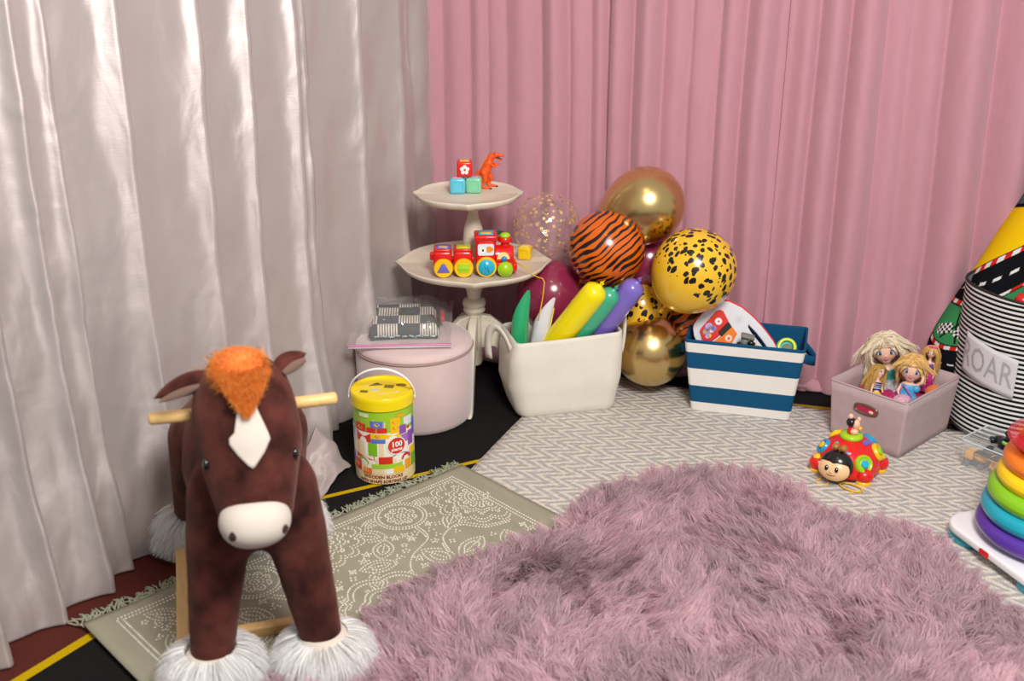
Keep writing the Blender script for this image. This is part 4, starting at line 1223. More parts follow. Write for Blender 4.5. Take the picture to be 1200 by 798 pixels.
for s in (-1, 1):
    a = Vector((s*0.062, 0.015, 0.655)); b_ = Vector((s*0.150, 0.02, 0.625 if s < 0 else 0.675))
    if s > 0: b_ = Vector((0.112, 0.03, 0.676))
    dx = (b_-a); L = dx.length; dx.normalize()
    up = Vector((0, 0.25, 1)); up = (up - dx*up.dot(dx)).normalized(); nn = dx.cross(up)
    def ear(u, v, k=1.0, off=0.0):
        x = v; w_ = 0.034*k*(sin(pi*min(1, 0.16+0.84*x))**0.7)*(1-0.25*x) + 0.0008
        t = 2*pi*u
        cup = 0.012*cos(t)**2
        return tuple(a + dx*(L*x*(1.0)) + up*(w_*cos(t)*0.62) + nn*((0.009*sin(t) + cup*0.9)*(1 if s > 0 else -1)*(-1)*k + off))
    MB().grid(lambda u, v: ear(u, v), 24, 16, closeu=True).build('ear', BRN, hr)
    # lining: a narrow leaf on the front face of the ear
    def lin(u, v):
        w_ = 0.0075*(sin(pi*(0.1+0.85*v))**0.8)
        q = a + dx*(L*(0.12+0.8*v)) + up*((u-.5)*2*w_ - 0.004) + Vector((0, -0.0145 - 0.003*(1-(2*u-1)**2), 0))
        return tuple(q)
    MB().grid(lin, 8, 14).build('ear_lining', EARI, hr, solid=0.002)
# handle dowels
for s in (-1, 1):
    a = Vector((s*0.05, 0.06, 0.568)); b_ = Vector((s*0.166, 0.055, 0.572))
    pts = [a, a.lerp(b_, 0.5), b_.lerp(a, 0.04), b_.lerp(a, 0.012), b_]
    MB().tube(pts, [0.0115, 0.0115, 0.0115, 0.0095, 0.004], 18).build('wooden_handle', PINE, hr)
# rocker frame
for s in (-1, 1):
    x = -0.161 if s < 0 else 0.128
    pts = []
    for i in range(25):
        y = -0.03 + 0.68*i/24
        pts.append((y, 0.002 + 0.05*((y-0.26)/0.33)**2*0.30))
    out = [(y, z) for y, z in pts] + [(y, z+0.042) for y, z in reversed(pts)]
    M = Matrix(((0, 0, 1, x), (1, 0, 0, 0), (0, 1, 0, 0), (0, 0, 0, 1)))
    MB().prism(out, -0.012, 0.012, M).build('rocker_rail', PINE, hr, bevel=0.003, sharp=40)
for y in (0.15, 0.56):
    MB(Matrix.Translation((-0.02, y, 0.032)) @ Matrix.Rotation(radians(25), 4, 'X')).box((0, 0, 0), (0.29, 0.018, 0.046)).build('cross_rail', PINE, hr, bevel=0.003)
# fur hooves
def cone_fur(name, m, top, bot, r0, r1, n, L, base, spread=0.9, zcut=0.002):
    t = RNG.random(n)**0.85; a = RNG.uniform(0, 2*pi, n)
    top, bot = np.array(top), np.array(bot)
    c = top[None]*(1-t[:, None]) + bot[None]*t[:, None]
    r = r0*(1-t) + r1*t
    o_ = np.stack([np.cos(a), np.sin(a), np.zeros(n)], -1)
    P_ = c + o_*r[:, None]
    D0 = o_*1.0 + np.array([0, 0, -0.25])
    D1 = o_*spread + np.array([0, 0, -1.0])
    Ln = L*RNG.uniform(0.7, 1.15, n)
    Ln = np.minimum(Ln, np.maximum(0.02, (P_[:, 2]-zcut)*1.25))
    ph = np.array([noise.noise((x*40, y*40, z*30)) for x, y, z in P_])
    D1 += np.stack([np.cos(a+1.57), np.sin(a+1.57), np.zeros(n)], -1)*ph[:, None]*1.2
    return fur(name, FURW, hr, P_, D0, D1, Ln, 0.0016, 3, 0.10, (0.88, 1.06), base)
for x, y, w_ in ((-0.106, -0.004, 1), (0.105, -0.004, 1), (-0.13, 0.58, 1), (0.078, 0.54, 0.9)):
    MB().lathe([(0, 0.004), (0.055, 0.004), (0.062, 0.02), (0.060, 0.06), (0.050, 0.10), (0.04, 0.115), (0, 0.115)], 28).build('white_hoof', PLW, hr, loc=(x, y, 0))
    cone_fur('hoof_fur', FURW, (x*0.985, y, 0.124 if x < -0.1 and y < 0.1 else 0.114), (x, y, 0.035), 0.048, 0.062, 8000, 0.062, hx('#fbfaf9')[:3], 0.40)
# forelock and mane
n = 16000
u = RNG.normal(0, 1, (n, 3)); u /= np.linalg.norm(u, axis=1, keepdims=True)
u[:, 2] = np.abs(u[:, 2])*1.0 - 0.25
ce_ = np.array([-0.004, 0.012, 0.655]); rad = np.array([0.050, 0.062, 0.046])
P_ = ce_ + u*rad
k_ = (P_[:, 1] > -0.075)
P_ = P_[k_]; u = u[k_]; n = len(P_)
clump = np.array([[noise.noise((a*60, b*60, c*60)), noise.noise((a*60+9, b*60, c*60)), noise.noise((a*60, b*60+5, c*60))] for a, b, c in P_])
D1 = u + clump*0.8 + np.stack([np.zeros(n), -0.5*(P_[:, 1] < 0.02), -0.35*np.ones(n)], -1)
fur('orange_forelock', FURW, hr, P_, u, D1, RNG.uniform(0.008, 0.017, n), 0.0011, 3, 0.5, (0.85, 1.15), hx('#ee9a48')[:3])
MB().ball((-0.004, 0.012, 0.654), (0.049, 0.061, 0.045), 24, 16).build('forelock_base', mat('orange plush', '#e8893a', 0.9, sheen=0.3), hr)
n = 5000      # tuft tapering down over the forehead
tuft_ = []
while len(tuft_) < n:
    y = 0.040+0.080*random.random()**0.8; w_ = 0.050*((y-0.038)/0.082)**0.75
    p = on_surface(hb, org + VX*(random.uniform(-1, 1)*w_-0.001) + VY*y, VD, 0.001)
    if p is not None: tuft_.append(p)
P_ = np.array([tuple(p) for p in tuft_])
D0 = np.stack([P_[:, 0]*3, -np.ones(n), 0.3*np.ones(n)], -1); D1 = np.stack([-P_[:, 0]*8, -0.6*np.ones(n), -0.8*np.ones(n)], -1) + RNG.normal(0, .3, (n, 3))
fur('hanging_forelock', FURW, hr, P_, D0, D1, RNG.uniform(0.012, 0.024, n), 0.0011, 3, 0.4, (0.85, 1.1), hx('#ee9a48')[:3])
n = 3500      # mane down the back of the neck
t = RNG.random(n)
P_ = np.stack([RNG.normal(-0.005, 0.018, n), 0.085+0.05*t, 0.66-0.16*t], -1)
D0 = np.stack([RNG.normal(0, 0.6, n), np.ones(n), 0.5*np.ones(n)], -1); D1 = np.stack([-0.5*np.ones(n), 0.6*np.ones(n), -0.8*np.ones(n)], -1)
fur('orange_mane', FURW, hr, P_, D0, D1, RNG.uniform(0.03, 0.05, n), 0.0018, 3, 0.3, (0.75, 1.1), hx('#ee9a48')[:3])
n = 2500
P_ = np.stack([RNG.normal(0, 0.014, n), 0.51+RNG.normal(0, 0.012, n), 0.43+RNG.normal(0, 0.014, n)], -1)
D0 = np.stack([RNG.normal(0, 0.3, n), np.ones(n), 0.2*np.ones(n)], -1); D1 = np.stack([RNG.normal(-0.1, 0.2, n), 0.25*np.ones(n), -np.ones(n)], -1)
fur('white_tail', FURW, hr, P_, D0, D1, RNG.uniform(0.14, 0.24, n), 0.002, 5, 0.12, (0.88, 1.06), hx('#f2f0ee')[:3])

# ------------------------------------------------------------------ little toys on the tiered table
def plastic(col, rough=0.25): return mat('glossy plastic '+col, col, rough, spec=0.5, coat=0.2)
def block(label, c, col, rz, topcol=None, flower=False, s=0.045, grp=None):
    t_ = thing('toy_block', label, 'toy block', c, rz, grp)
    MB().box((0, 0, s/2), (s, s, s)).build('cube_body', plastic(col), t_, bevel=0.006, seg=3)
    if topcol: MB().box((0.0, 0, s+0.0005), (s*0.62, s*0.62, 0.003)).build('top_inset', plastic(topcol), t_, bevel=0.001)
    M = Matrix.Translation((0, -s/2-0.0006, s/2)) @ Matrix.Rotation(pi/2, 4, 'X')
    if flower:
        W_ = plastic('#f7f3ee')
        for k in range(5):
            a = pi/2+2*pi*k/5
            MB(M).prism([(0.0085*cos(a)+0.0058*cos(2*pi*i/14), 0.0085*sin(a)+0.0058*sin(2*pi*i/14)) for i in range(14)], -0.0003, 0.0009).build('petal', W_, t_, smooth=False)
        MB(M).prism(circ(0.0030, 12), 0, 0.0015).build('flower_centre', plastic(col), t_, smooth=False)
    else:
        MB(M).tube([(x, y, 0.0) for x, y in (lambda r: r+r[:1])(rrect(s*0.66, s*0.66, 0.005))], 0.0012, 6, cap=False).build('face_outline', plastic(col), t_)
    return t_
ZT = 0.6365
block('light blue toy block at the lower left of the three block stack', (-0.160, 3.205, ZT), '#5ec3dd', radians(4), '#e8a5b0', grp='toy blocks on the top tier')
block('mint green toy block beneath the red one, beside the orange dinosaur', (-0.112, 3.212, ZT), '#84cfa4', radians(-2), '#b9a8d8', grp='toy blocks on the top tier')
block('red toy block with a white flower on top of the stack', (-0.139, 3.215, ZT+0.0475), '#e0231c', radians(3), '#f2c31e', True, grp='toy blocks on the top tier')
block('yellow toy block on the lower tier right of the train', (0.040, 3.225, 0.4275), '#f3c814', radians(-14), '#f8e27a', s=0.040)

def dino(name, label, c, rz, col, sc, col2=None):
    t_ = thing(name, label, 'toy dinosaur', c, rz)
    m = mat('matte plastic '+col, col, 0.45, spec=0.4, vary=(60, 0.12))
    mb = MB(Matrix.Scale(sc, 4))
    for a, b, ra, rb in (((0, 0, .052), (0.012, 0, .078), .017, .015), ((0.012, 0, .078), (0.018, 0, .096), .013, .010), ((0.018, 0, .098), (0.034, 0, .106), .0105, .0085),
                         ((0.034, 0, .107), (0.060, 0, .103), .0075, .0035), ((0.030, 0, .099), (0.052, 0, .088), .005, .0025),
                         ((-0.004, 0, .050), (-0.035, 0, .030), .015, .010), ((-0.035, 0, .030), (-0.075, 0, .018), .010, .004), ((-0.075, 0, .018), (-0.105, 0, .026), .004, .0015)):
        mb.caps(a, b, ra, rb, 10)
    for s in (-1, 1):
        y = s*0.014; f = 0.006*s
        mb.caps((0.0, y, .05), (0.010+f, y*1.1, .028), .013, .008, 10); mb.caps((0.010+f, y*1.1, .028), (-0.002+f, y*1.15, .012), .007, .005, 10)
        mb.caps((-0.002+f, y*1.15, .012), (0.004+f, y*1.2, .004), .005, .005, 10); mb.caps((0.004+f, y*1.2, .004), (0.024+f, y*1.3, .0035), .0055, .0035, 10)
        mb.caps((0.022, y*0.8, .077), (0.034, y*0.95, .070), .005, .0035, 8); mb.caps((0.034, y*0.95, .070), (0.045, y*0.9, .077), .0035, .002, 8)
    mb.build('dinosaur_body', m, t_, remesh=0.0022*sc, sm=3)
    K = mat('dark mouth paint', '#2a2018', 0.5)
    MB(Matrix.Scale(sc, 4)).add([(0.034, -.0045, .102), (0.034, .0045, .102), (0.056, .002, .0915), (0.056, -.002, .0915), (0.034, -.0045, .097), (0.034, .0045, .097)], [(0, 1, 2, 3), (4, 3, 2, 5), (0, 3, 4), (1, 5, 2)]).build('mouth', K, t_)
    for s in (-1, 1):
        MB(Matrix.Scale(sc, 4)).ball((0.032, s*0.0085, .109), 0.0022, 8, 6).build('eye', K, t_)
        for q in (-1, 0, 1):
            MB(Matrix.Scale(sc, 4)).caps((0.026+0.006*s, s*0.018+q*0.003, .003), (0.031+0.006*s, s*0.018+q*0.0045, .0015), .0018, .0005, 6).build('claw', K, t_)
    for k in range(6):
        MB(Matrix.Scale(sc, 4)).ball((-0.012+0.005*k*0.6, 0, .064+0.0065*k), (0.003, 0.004, 0.003), 8, 6).build('back_ridge', mat('amber ridge', col2 or col, 0.4), t_)
    return t_
dino('toy_dinosaur', 'orange toy dinosaur standing upright behind the block stack', (-0.080, 3.268, ZT), radians(-12), '#ee5a14', 0.95, '#f0961c')
dino('toy_dinosaur', 'dark green toy dinosaur half hidden behind the toy train', (-0.060, 3.285, 0.4275), radians(20), '#2c5a48', 0.62, '#3a6b50')

# train
tr = thing('toy_train', 'red toy train with two wagons, coloured wheels and yellow pull string', 'toy train', (-0.112, 3.075, 0.4275), radians(3))
RED = plastic('#df1a16')
YEL, LIM, TEA, PUR = plastic('#f6c40f'), plastic('#a6d31c'), plastic('#25b4d8'), plastic('#6a68c0')
def rb(name, c, d, m, b=0.006, rot=None): return MB().box((0, 0, 0), d).build(name, m, tr, bevel=b, seg=3, loc=c, rot=rot)
for i, x in enumerate((-0.088, -0.030)):
    w1 = rb('wagon', (x, 0, 0.048), (0.054, 0.062, 0.056), RED, 0.009)
    def sub(name, c, d, m, b): 
        o_ = MB().box((0, 0, 0), d).build(name, m, w1, bevel=b, loc=(c[0]-x, c[1], c[2]-0.048)); return o_
    sub('wagon_rim', (x, 0, 0.0775), (0.050, 0.056, 0.008), RED, 0.003)
    sub('wagon_lid', (x+0.002, 0, 0.0825), (0.040, 0.042, 0.004), PUR if i == 0 else LIM, 0.0015)
    sub('lid_window', (x+0.002, -0.010, 0.0845), (0.026, 0.012, 0.003), YEL, 0.001)
    sub('coupling', (x+0.028, 0, 0.045), (0.012, 0.020, 0.014), RED, 0.003)
    for sy in (-1, 1):
        M = Matrix.Translation((0.002, sy*0.033, 0.028-0.048)) @ Matrix.Rotation(pi/2, 4, 'X')
        wo = MB(M).lathe([(0, -0.006), (0.026, -0.006), (0.028, -0.003), (0.028, 0.003), (0.026, 0.006), (0.019, 0.0062), (0, 0.0055)], 32).build('wheel', YEL, w1, sharp=50)
        if sy < 0:
            if i == 0: MB(M).prism([(-0.019, -0.012), (0.019, -0.012), (0.004, 0.015), (-0.004, 0.015)], 0.004, 0.009).build('triangle_hub', PUR, w1, bevel=0.002)
            else:
                MB(M).prism(rrect(0.032, 0.028, 0.004), 0.004, 0.0075).build('square_hub', LIM, w1, bevel=0.001)
                MB(M).prism([(-0.017, -0.0045), (0.017, -0.0045), (0.017, 0.0045), (-0.017, 0.0045)], 0.0078, 0.010).build('hub_bar', LIM, w1, bevel=0.001)
rb('tail_hook', (-0.119, 0, 0.055), (0.012, 0.02, 0.022), RED, 0.004)
cab = rb('cab', (0.036, 0, 0.068), (0.058, 0.064, 0.086), RED, 0.010)
MB().box((0, 0, 0), (0.066, 0.070, 0.018)).build('cab_roof', RED, cab, bevel=0.006, seg=3, loc=(-0.0, 0, 0.045))
MB().box((0, 0, 0), (0.042, 0.042, 0.004)).build('roof_lid', TEA, cab, bevel=0.0015, loc=(0.001, 0, 0.0545))
MB().box((0, 0, 0), (0.030, 0.012, 0.003)).build('roof_window', YEL, cab, bevel=0.001, loc=(0.001, -0.010, 0.0565))
M = Matrix.Translation((0, -0.0325, 0.013)) @ Matrix.Rotation(pi/2, 4, 'X')
MB(M).prism(rrect(0.046, 0.034, 0.006), 0, 0.0012).build('cab_picture', plastic('#dfe8f2'), cab, smooth=False)
MB(M).prism([(0.010+0.010*cos(t)*(1.0+0.25*cos(3*t)), 0.001+0.009*sin(t)) for t in [2*pi*i/18 for i in range(18)]], 0.0012, 0.0018).build('orange_print', plastic('#f09a22'), cab, smooth=False)
MB(M).prism([(-0.010+0.0095*x, -0.001+0.0095*y) for x, y in circ(1, 16)], 0.0012, 0.0018).build('white_print', plastic('#f7f5f0'), cab, smooth=False)
MB(M).prism([(-0.0085+0.0028*x, -0.0015+0.004*y) for x, y in circ(1, 12)], 0.0018, 0.0023).build('black_print', plastic('#22262c'), cab, smooth=False)
boil = MB(Matrix.Translation((0.066, 0, 0.054)) @ Matrix.Rotation(pi/2, 4, 'Y')).lathe([(0, -0.002), (0.031, -0.002), (0.031, 0.042), (0.027, 0.050), (0, 0.052)], 32).build('boiler', RED, tr, sharp=50)
MB(Matrix.Translation((0.086, -0.0305, 0.058)) @ Matrix.Rotation(pi/2, 4, 'X')).prism([(0.018*cos(t), -0.006+0.020*sin(t)) for t in [pi*i/12 for i in range(13)]], -0.003, 0.0014).build('boiler_picture', plastic('#f6e39a'), boil, smooth=False)
MB(Matrix.Translation((0.088, -0.0325, 0.052)) @ Matrix.Rotation(pi/2, 4, 'X')).lathe([(0, 0), (0.0085, 0), (0.0075, 0.003), (0, 0.0035)], 16).build('blue_button', plastic('#1f7fc0'), boil)
rb('boiler_base', (0.088, 0, 0.032), (0.056, 0.058, 0.022), RED, 0.008)
fun = MB(Matrix.Translation((0.092, 0, 0.084))).lathe([(0, 0), (0.013, 0), (0.012, 0.008), (0.020, 0.012), (0.021, 0.020), (0.017, 0.026), (0, 0.026)], 24).build('funnel', RED, tr, sharp=50)
MB(Matrix.Translation((0.092, 0, 0.110))).lathe([(0.016, 0), (0.0155, 0.005), (0.011, 0.010), (0, 0.0125)], 24).build('funnel_cap', LIM, fun)
rb('bumper', (0.118, 0, 0.024), (0.016, 0.058, 0.026), RED, 0.007)
for sy in (-1, 1):
    for x, r, m1, m2 in ((0.037, 0.030, YEL, TEA), (0.091, 0.0225, LIM, LIM)):
        M = Matrix.Translation((x, sy*0.034, r)) @ Matrix.Rotation(pi/2, 4, 'X')
        wo = MB(M).lathe([(0, -0.006), (r-.002, -0.006), (r, -0.003), (r, 0.003), (r-.002, 0.006), (r*0.8, 0.0062), (0, 0.0055)], 32).build('wheel', m1, tr, sharp=50)
        if sy < 0:
            MB(M).lathe([(r*0.8, 0.005), (r*0.78, 0.0085), (0, 0.0095)], 32).build('wheel_disc', m2, wo)
            if r > 0.025: MB(M).tube([(-0.005, 0.012, 0.0095), (-0.003, -0.006, 0.0098), (0.004, 0.006, 0.0098), (0.006, -0.012, 0.0095)], 0.0018, 6).build('embossed_track', plastic('#1795ba'), wo)
spts = [(0.124, -0.01, 0.034), (0.150, -0.03, 0.026), (0.172, -0.045, 0.006), (0.186, -0.060, 0.004), (0.196, -0.07, 0.0045), (0.2005, -0.078, -0.004), (0.196, -0.08, -0.05), (0.189, -0.08, -0.09), (0.184, -0.08, -0.12)]
MB().tube(spts, 0.0016, 6).build('pull_string', mat('yellow cord', '#f0b90e', 0.5), tr)

# ------------------------------------------------------------------ toys in the blue bin
tl_ = thing('toy_laptop', 'white handled toy laptop with red and orange key panels in the blue bin', 'toy', (0.660, 3.085, 0.246))
tl_.rotation_euler = Matrix.Rotation(radians(-16), 3, 'Z').to_4x4().to_euler() if False else (Matrix.Rotation(radians(-10), 4, 'Z') @ Matrix.Rotation(radians(72), 4, 'X')).to_euler()
def c8(x, y): return ((x-500)/3540, -(y-330)/3540*1.12)
WPL, RPL = plastic('#dcdce2', 0.35), plastic('#df2a22')
oc = [(70, 330), (78, 290), (110, 235), (180, 160), (250, 100), (300, 65), (360, 52), (430, 60), (560, 108), (640, 160), (700, 205), (770, 265), (830, 325), (900, 400), (955, 480), (960, 520), (920, 560), (800, 640), (500, 680), (300, 620), (190, 540), (120, 460), (85, 400)]
op_ = [c8(*p) for p in oc]
# ring with the handle slot
slot = [(640, 262), (670, 290), (720, 330), (790, 400), (850, 470), (845, 490), (800, 460), (730, 390), (670, 330), (640, 290)]
def plate(name, outer, hole, z0, z1, m, par, bev=0.003):
    bm = bmesh.new()
    vo = [bm.verts.new((x, y, z0)) for x, y in outer]; eo = [bm.edges.new((vo[i], vo[(i+1) % len(vo)])) for i in range(len(vo))]
    if hole:
        vh = [bm.verts.new((x, y, z0)) for x, y in hole]; eo += [bm.edges.new((vh[i], vh[(i+1) % len(vh)])) for i in range(len(vh))]
    r = bmesh.ops.triangle_fill(bm, use_beauty=True, edges=eo)
    fs_ = [g for g in r['geom'] if isinstance(g, bmesh.types.BMFace)]
    e = bmesh.ops.extrude_face_region(bm, geom=fs_)
    for g in e['geom']:
        if isinstance(g, bmesh.types.BMVert): g.co.z = z1
    bmesh.ops.recalc_face_normals(bm, faces=bm.faces)
    me = bpy.data.meshes.new(name); bm.to_mesh(me); bm.free(); me.materials.append(m)
    o_ = obj_me(name, me, par)
    if bev:
        q = o_.modifiers.new('b', 'BEVEL'); q.width = bev; q.segments = 2; q.limit_method = 'ANGLE'; q.angle_limit = radians(40)
    return o_
def slab(name, outer, hole, z0, z1, m, par, bev):
    if sum(x0*y1-x1*y0 for (x0, y0), (x1, y1) in zip(outer, outer[1:]+outer[:1])) < 0: outer = outer[::-1]
    return MB().prism(outer, z0, z1).build(name, m, par, smooth=False, bevel=bev)
plate('white_shell', op_, [c8(*p) for p in slot], -0.006, 0.010, WPL, tl_)
plate('red_back_shell', [(x*1.025+0.001, y*1.03+0.002) for x, y in op_], [c8(*p) for p in slot], -0.020, -0.007, RPL, tl_)
MB().box((*c8(240, 115), 0.0), (0.022, 0.016, 0.022), ).build('corner_latch', WPL, tl_, bevel=0.003)
pr_ = slab('red_key_panel', [c8(*p) for p in [(140, 350), (150, 325), (300, 150), (340, 138), (375, 150), (435, 245), (340, 345), (355, 375), (235, 470), (190, 465)]], None, 0.0095, 0.015, RPL, tl_, 0.002)
po_ = slab('orange_key_panel', [c8(*p) for p in [(365, 385), (470, 285), (530, 350), (450, 510), (370, 520), (240, 480)]], None, 0.0095, 0.0145, plastic('#ef7f1d'), tl_, 0.002)
slab('black_display', [c8(*p) for p in [(335, 350), (435, 246), (470, 290), (372, 386)]], None, 0.0095, 0.0175, plastic('#15161a'), tl_, 0.001)
def spot(par, x, y, r, col, z=0.0152, name='key_print'):
    px_, py_ = c8(x, y)
    return MB(Matrix.Translation((px_, py_, 0))).prism(circ(r, 16), z-0.001, z+0.0007).build(name, plastic(col), par, smooth=False)
spot(pr_, 330, 247, 0.0105, '#f4f1ee', name='white_key'); spot(pr_, 332, 247, 0.003, '#d8342c', 0.016, 'key_number')
for x, y, r, c in ((235, 300, .011, '#b9aede'), (210, 350, .010, '#9f92d2'), (255, 325, .011, '#e8c8d0'), (200, 345, .006, '#f5d042'), (245, 385, .006, '#f2c22e'), (285, 315, .008, '#8f84c8'), (225, 395, .006, '#c9b9ea')):
    spot(pr_, x, y, r, c, 0.0152+0.0003*(x % 5), 'flower_print')
spot(po_, 445, 400, 0.0105, '#f6d5c0', 0.0148, 'white_key'); spot(po_, 447, 400, 0.004, '#e06a4a', 0.0156, 'key_number')
for x, y, r, c in ((330, 475, .007, '#57b4dd'), (370, 480, .009, '#f5d21e'), (350, 455, .006, '#e23a2a'), (395, 490, .006, '#e8f0f4')):
    spot(po_, x, y, r, c, 0.0148+0.0003*(x % 3), 'picture_print')
for k in range(28):
    rr_ = 0.0035+0.0032*(k//7); a = 2*pi*(k % 7)/7 + 0.4*(k//7)
    px_, py_ = c8(545, 220)
    MB().ball((px_+rr_*cos(a), py_+rr_*sin(a), 0.0100), (0.0011, 0.0011, 0.0006), 6, 4).build('speaker_hole', plastic('#9fa3a8'), tl_)
MB(Matrix.Translation((*c8(668, 450), 0.0102)) @ Matrix.Rotation(radians(-50), 4, 'Z')).prism(rrect(0.013, 0.005, 0.0015), -0.001, 0.0006).build('red_badge', plastic('#e0605c'), tl_, smooth=False)
tt_ = thing('toy_tool', 'grey toy hammer with black and yellow handle in front of the toy laptop', 'toy', (0.690, 3.015, 0.240), rot=(radians(20), 0, radians(-12)))
GRY = mat('grey plastic', '#7d7a72', 0.5)
MB().add([], []).tube([(-0.012, 0, -0.03), (-0.012, 0, 0.010)], 0.011, 12).build('grey_head', GRY, tt_)
MB(Matrix.Translation((-0.004, 0, 0.018)) @ Matrix.Rotation(radians(14), 4, 'Y')).box((0, 0, 0), (0.040, 0.020, 0.010)).build('grey_jaw', GRY, tt_, bevel=0.003)
MB().tube([(-0.022, 0.0, -0.020), (-0.030, -0.004, -0.010)], 0.008, 12).build('black_knob', plastic('#17171a'), tt_)
MB().tube([(0.0, -0.004, 0.004), (0.014, -0.008, -0.008)], 0.0085, 14).build('black_collar', plastic('#17171a'), tt_)
MB().tube([(0.014, -0.008, -0.008), (0.045, -0.014, -0.030)], 0.0085, 14).build('yellow_handle', plastic('#f2cf12'), tt_)
ra_ = thing('ring_rattle', 'round lime and turquoise rattle at the right end of the blue bin', 'toy', (0.806, 3.03, 0.216), rot=(radians(58), 0, radians(-12)))
MB().tube([(0.023*cos(2*pi*i/36), 0.023*sin(2*pi*i/36), 0) for i in range(37)], 0.0055, 10, cap=False).build('lime_ring', plastic('#c4dc2c'), ra_)
MB().lathe([(0, -0.006), (0.024, -0.006), (0.030, -0.009), (0.031, -0.016), (0, -0.017)], 32).build('turquoise_back', plastic('#4fc0c8'), ra_)
MB().ball((0.002, -0.002, -0.002), (0.015, 0.013, 0.006), 18, 10).build('grey_beads', mat('rattle beads', '#7d8a78', 0.4, bump=(200, .6)), ra_)
MB().ball((-0.040, -0.012, -0.004), (0.010, 0.008, 0.007), 14, 8).build('red_bead', plastic('#d8252e'), ra_)

# ------------------------------------------------------------------ ladybird pull toy
lb_scale = 0.95
lb = thing('ladybug_toy', 'red ladybug pull toy with black hooded cream face on the chevron rug', 'toy', (0.900, 2.655, 0.010), radians(-36))
lb.scale = (lb_scale,)*3
LR, LH = 0.088, 0.084
def dome_pt(az, el, k=1.0):
    a, e = radians(az-90), radians(el)
    p = Vector((LR*cos(e)*cos(a), LR*1.12*cos(e)*sin(a), 0.022+LH*sin(e)))
    n_ = Vector((cos(e)*cos(a)/LR, cos(e)*sin(a)/(LR*1.12), sin(e)/LH)).normalized()
    return p, n_
prof = [(0, 0.012), (0.80, 0.012), (0.98, 0.016), (1.0, 0.022)]
v_ = [(r, z) for r, z in prof] + [(cos(radians(e)), 0.022+LH*sin(radians(e))) for e in range(5, 91, 5)]
MB(Matrix.Diagonal((LR, LR*1.12, 1, 1))).lathe([(r, z) for r, z in v_], 48).build('red_shell', RED, lb)
def disc(az, el, prof_, m, name, off=0.0, par=None, n=28, sc=(1, 1)):
    p, n_ = dome_pt(az, el)
    return MB(Matrix.Translation(p + n_*off) @ rot_to(n_) @ Matrix.Diagonal((sc[0], sc[1], 1, 1))).lathe(prof_, n).build(name, m, par or lb, sharp=50)
def gear(az, el, r1, r2, m1, m2, n2=6):
    q = disc(az, el, [(r1, -0.012), (r1, 0.004), (r1-.003, 0.007), (r2+.006, 0.006), (r2+.004, 0.003), (0, 0.003)], m1, 'button_ring')
    p, n_ = dome_pt(az, el)
    MB(Matrix.Translation(p+n_*0.0) @ rot_to(n_)).lathe([(r2, 0.0), (r2, 0.009), (r2*.8, 0.011), (0, 0.011)], n2).build('button_centre', m2, q, sharp=30)
    return q
gear(50, 26, 0.0255, 0.012, LIM, TEA); gear(105, 33, 0.0255, 0.011, YEL, LIM, 20); gear(-62, 36, 0.023, 0.010, plastic('#1a98cc'), YEL, 20)
gear(-120, 45, 0.022, 0.010, YEL, LIM, 20); gear(150, 40, 0.024, 0.010, plastic('#1a98cc'), TEA, 20)
for k in range(3): disc(60+5*k-8, 3+3*(k % 2), [(0.011, -0.01), (0.010, 0.003), (0, 0.005)], plastic('#2aa6d6'), 'cloud_button', sc=(1, .8))
for k in range(3): disc(82+12*k, 62-2*k, [(0.0085, -0.01), (0.008, 0.003), (0, 0.004)], PUR, 'purple_key')
for k in range(4): disc(-8+9*k, 52-2*k, [(0.0055, -0.01), (0.005, 0.0012), (0, 0.0016)], plastic(('#5cc7e6', '#e9e6f2', '#5b86c8', '#9fb4d4')[k]), 'sticker', sc=(1.2, .6))
disc(-30, 58, [(0.006, -0.01), (0.0055, 0.002), (0, 0.0025)], TEA, 'sticker')
# four feet
for az, m1 in ((-52, YEL), (52, None), (118, LIM), (-118, YEL)):
    a = radians(az-90); c = (0.083*cos(a), 0.092*sin(a), 0)
    ft = MB().ball((c[0], c[1], 0.027), (0.026, 0.026, 0.022), 20, 12).build('foot', RED, lb)
    MB().lathe([(0, 0.0), (0.019, 0.0), (0.021, 0.003), (0.021, 0.012), (0, 0.012)], 24).build('yellow_sole', YEL, ft, loc=(c[0], c[1], 0.0))
    if m1: MB().ball((c[0]*1.04, c[1]*1.04, 0.044), (0.013, 0.013, 0.010), 16, 10).build('foot_button', m1, ft)
# head: black hood, cream face
BLK = plastic('#121114')
hd = MB().ball((0.0, -0.098, 0.055), (0.046, 0.036, 0.042), 28, 18).build('black_hood', BLK, lb)
CRE = plastic('#f0c492', 0.35)
fc = MB()
def facef(u, v):
    t = 2*pi*u; s = v
    rr_ = 1 + 0.10*abs(cos(t))**3 - 0.10*max(0, sin(t))*(abs(cos(t)) < 0.25)
    x = 0.040*rr_*cos(t)*s; z = 0.033*rr_*sin(t)*s
    return (x, -0.029*sqrt(max(0.0, 1-0.92*s*s)) , z)
Mf = Matrix.Translation((0.0, -0.112, 0.050)) @ Matrix.Rotation(radians(-14), 4, 'X')
fo = MB(Mf).grid(facef, 40, 12, closeu=True).build('cream_face', CRE, lb)
for s in (-1, 1):
    MB(Mf).ball((s*0.014, -0.0285, 0.004), (0.0052, 0.003, 0.0078), 14, 10).build('eye', BLK, fo)
    MB(Mf).ball((s*0.014+0.0015, -0.0313, 0.0075), (0.0015, 0.001, 0.002), 8, 6).build('eye_glint', plastic('#ffffff'), fo)
MB(Mf).ball((0, -0.0305, -0.004), (0.004, 0.003, 0.003), 10, 8).build('nose', CRE, fo)
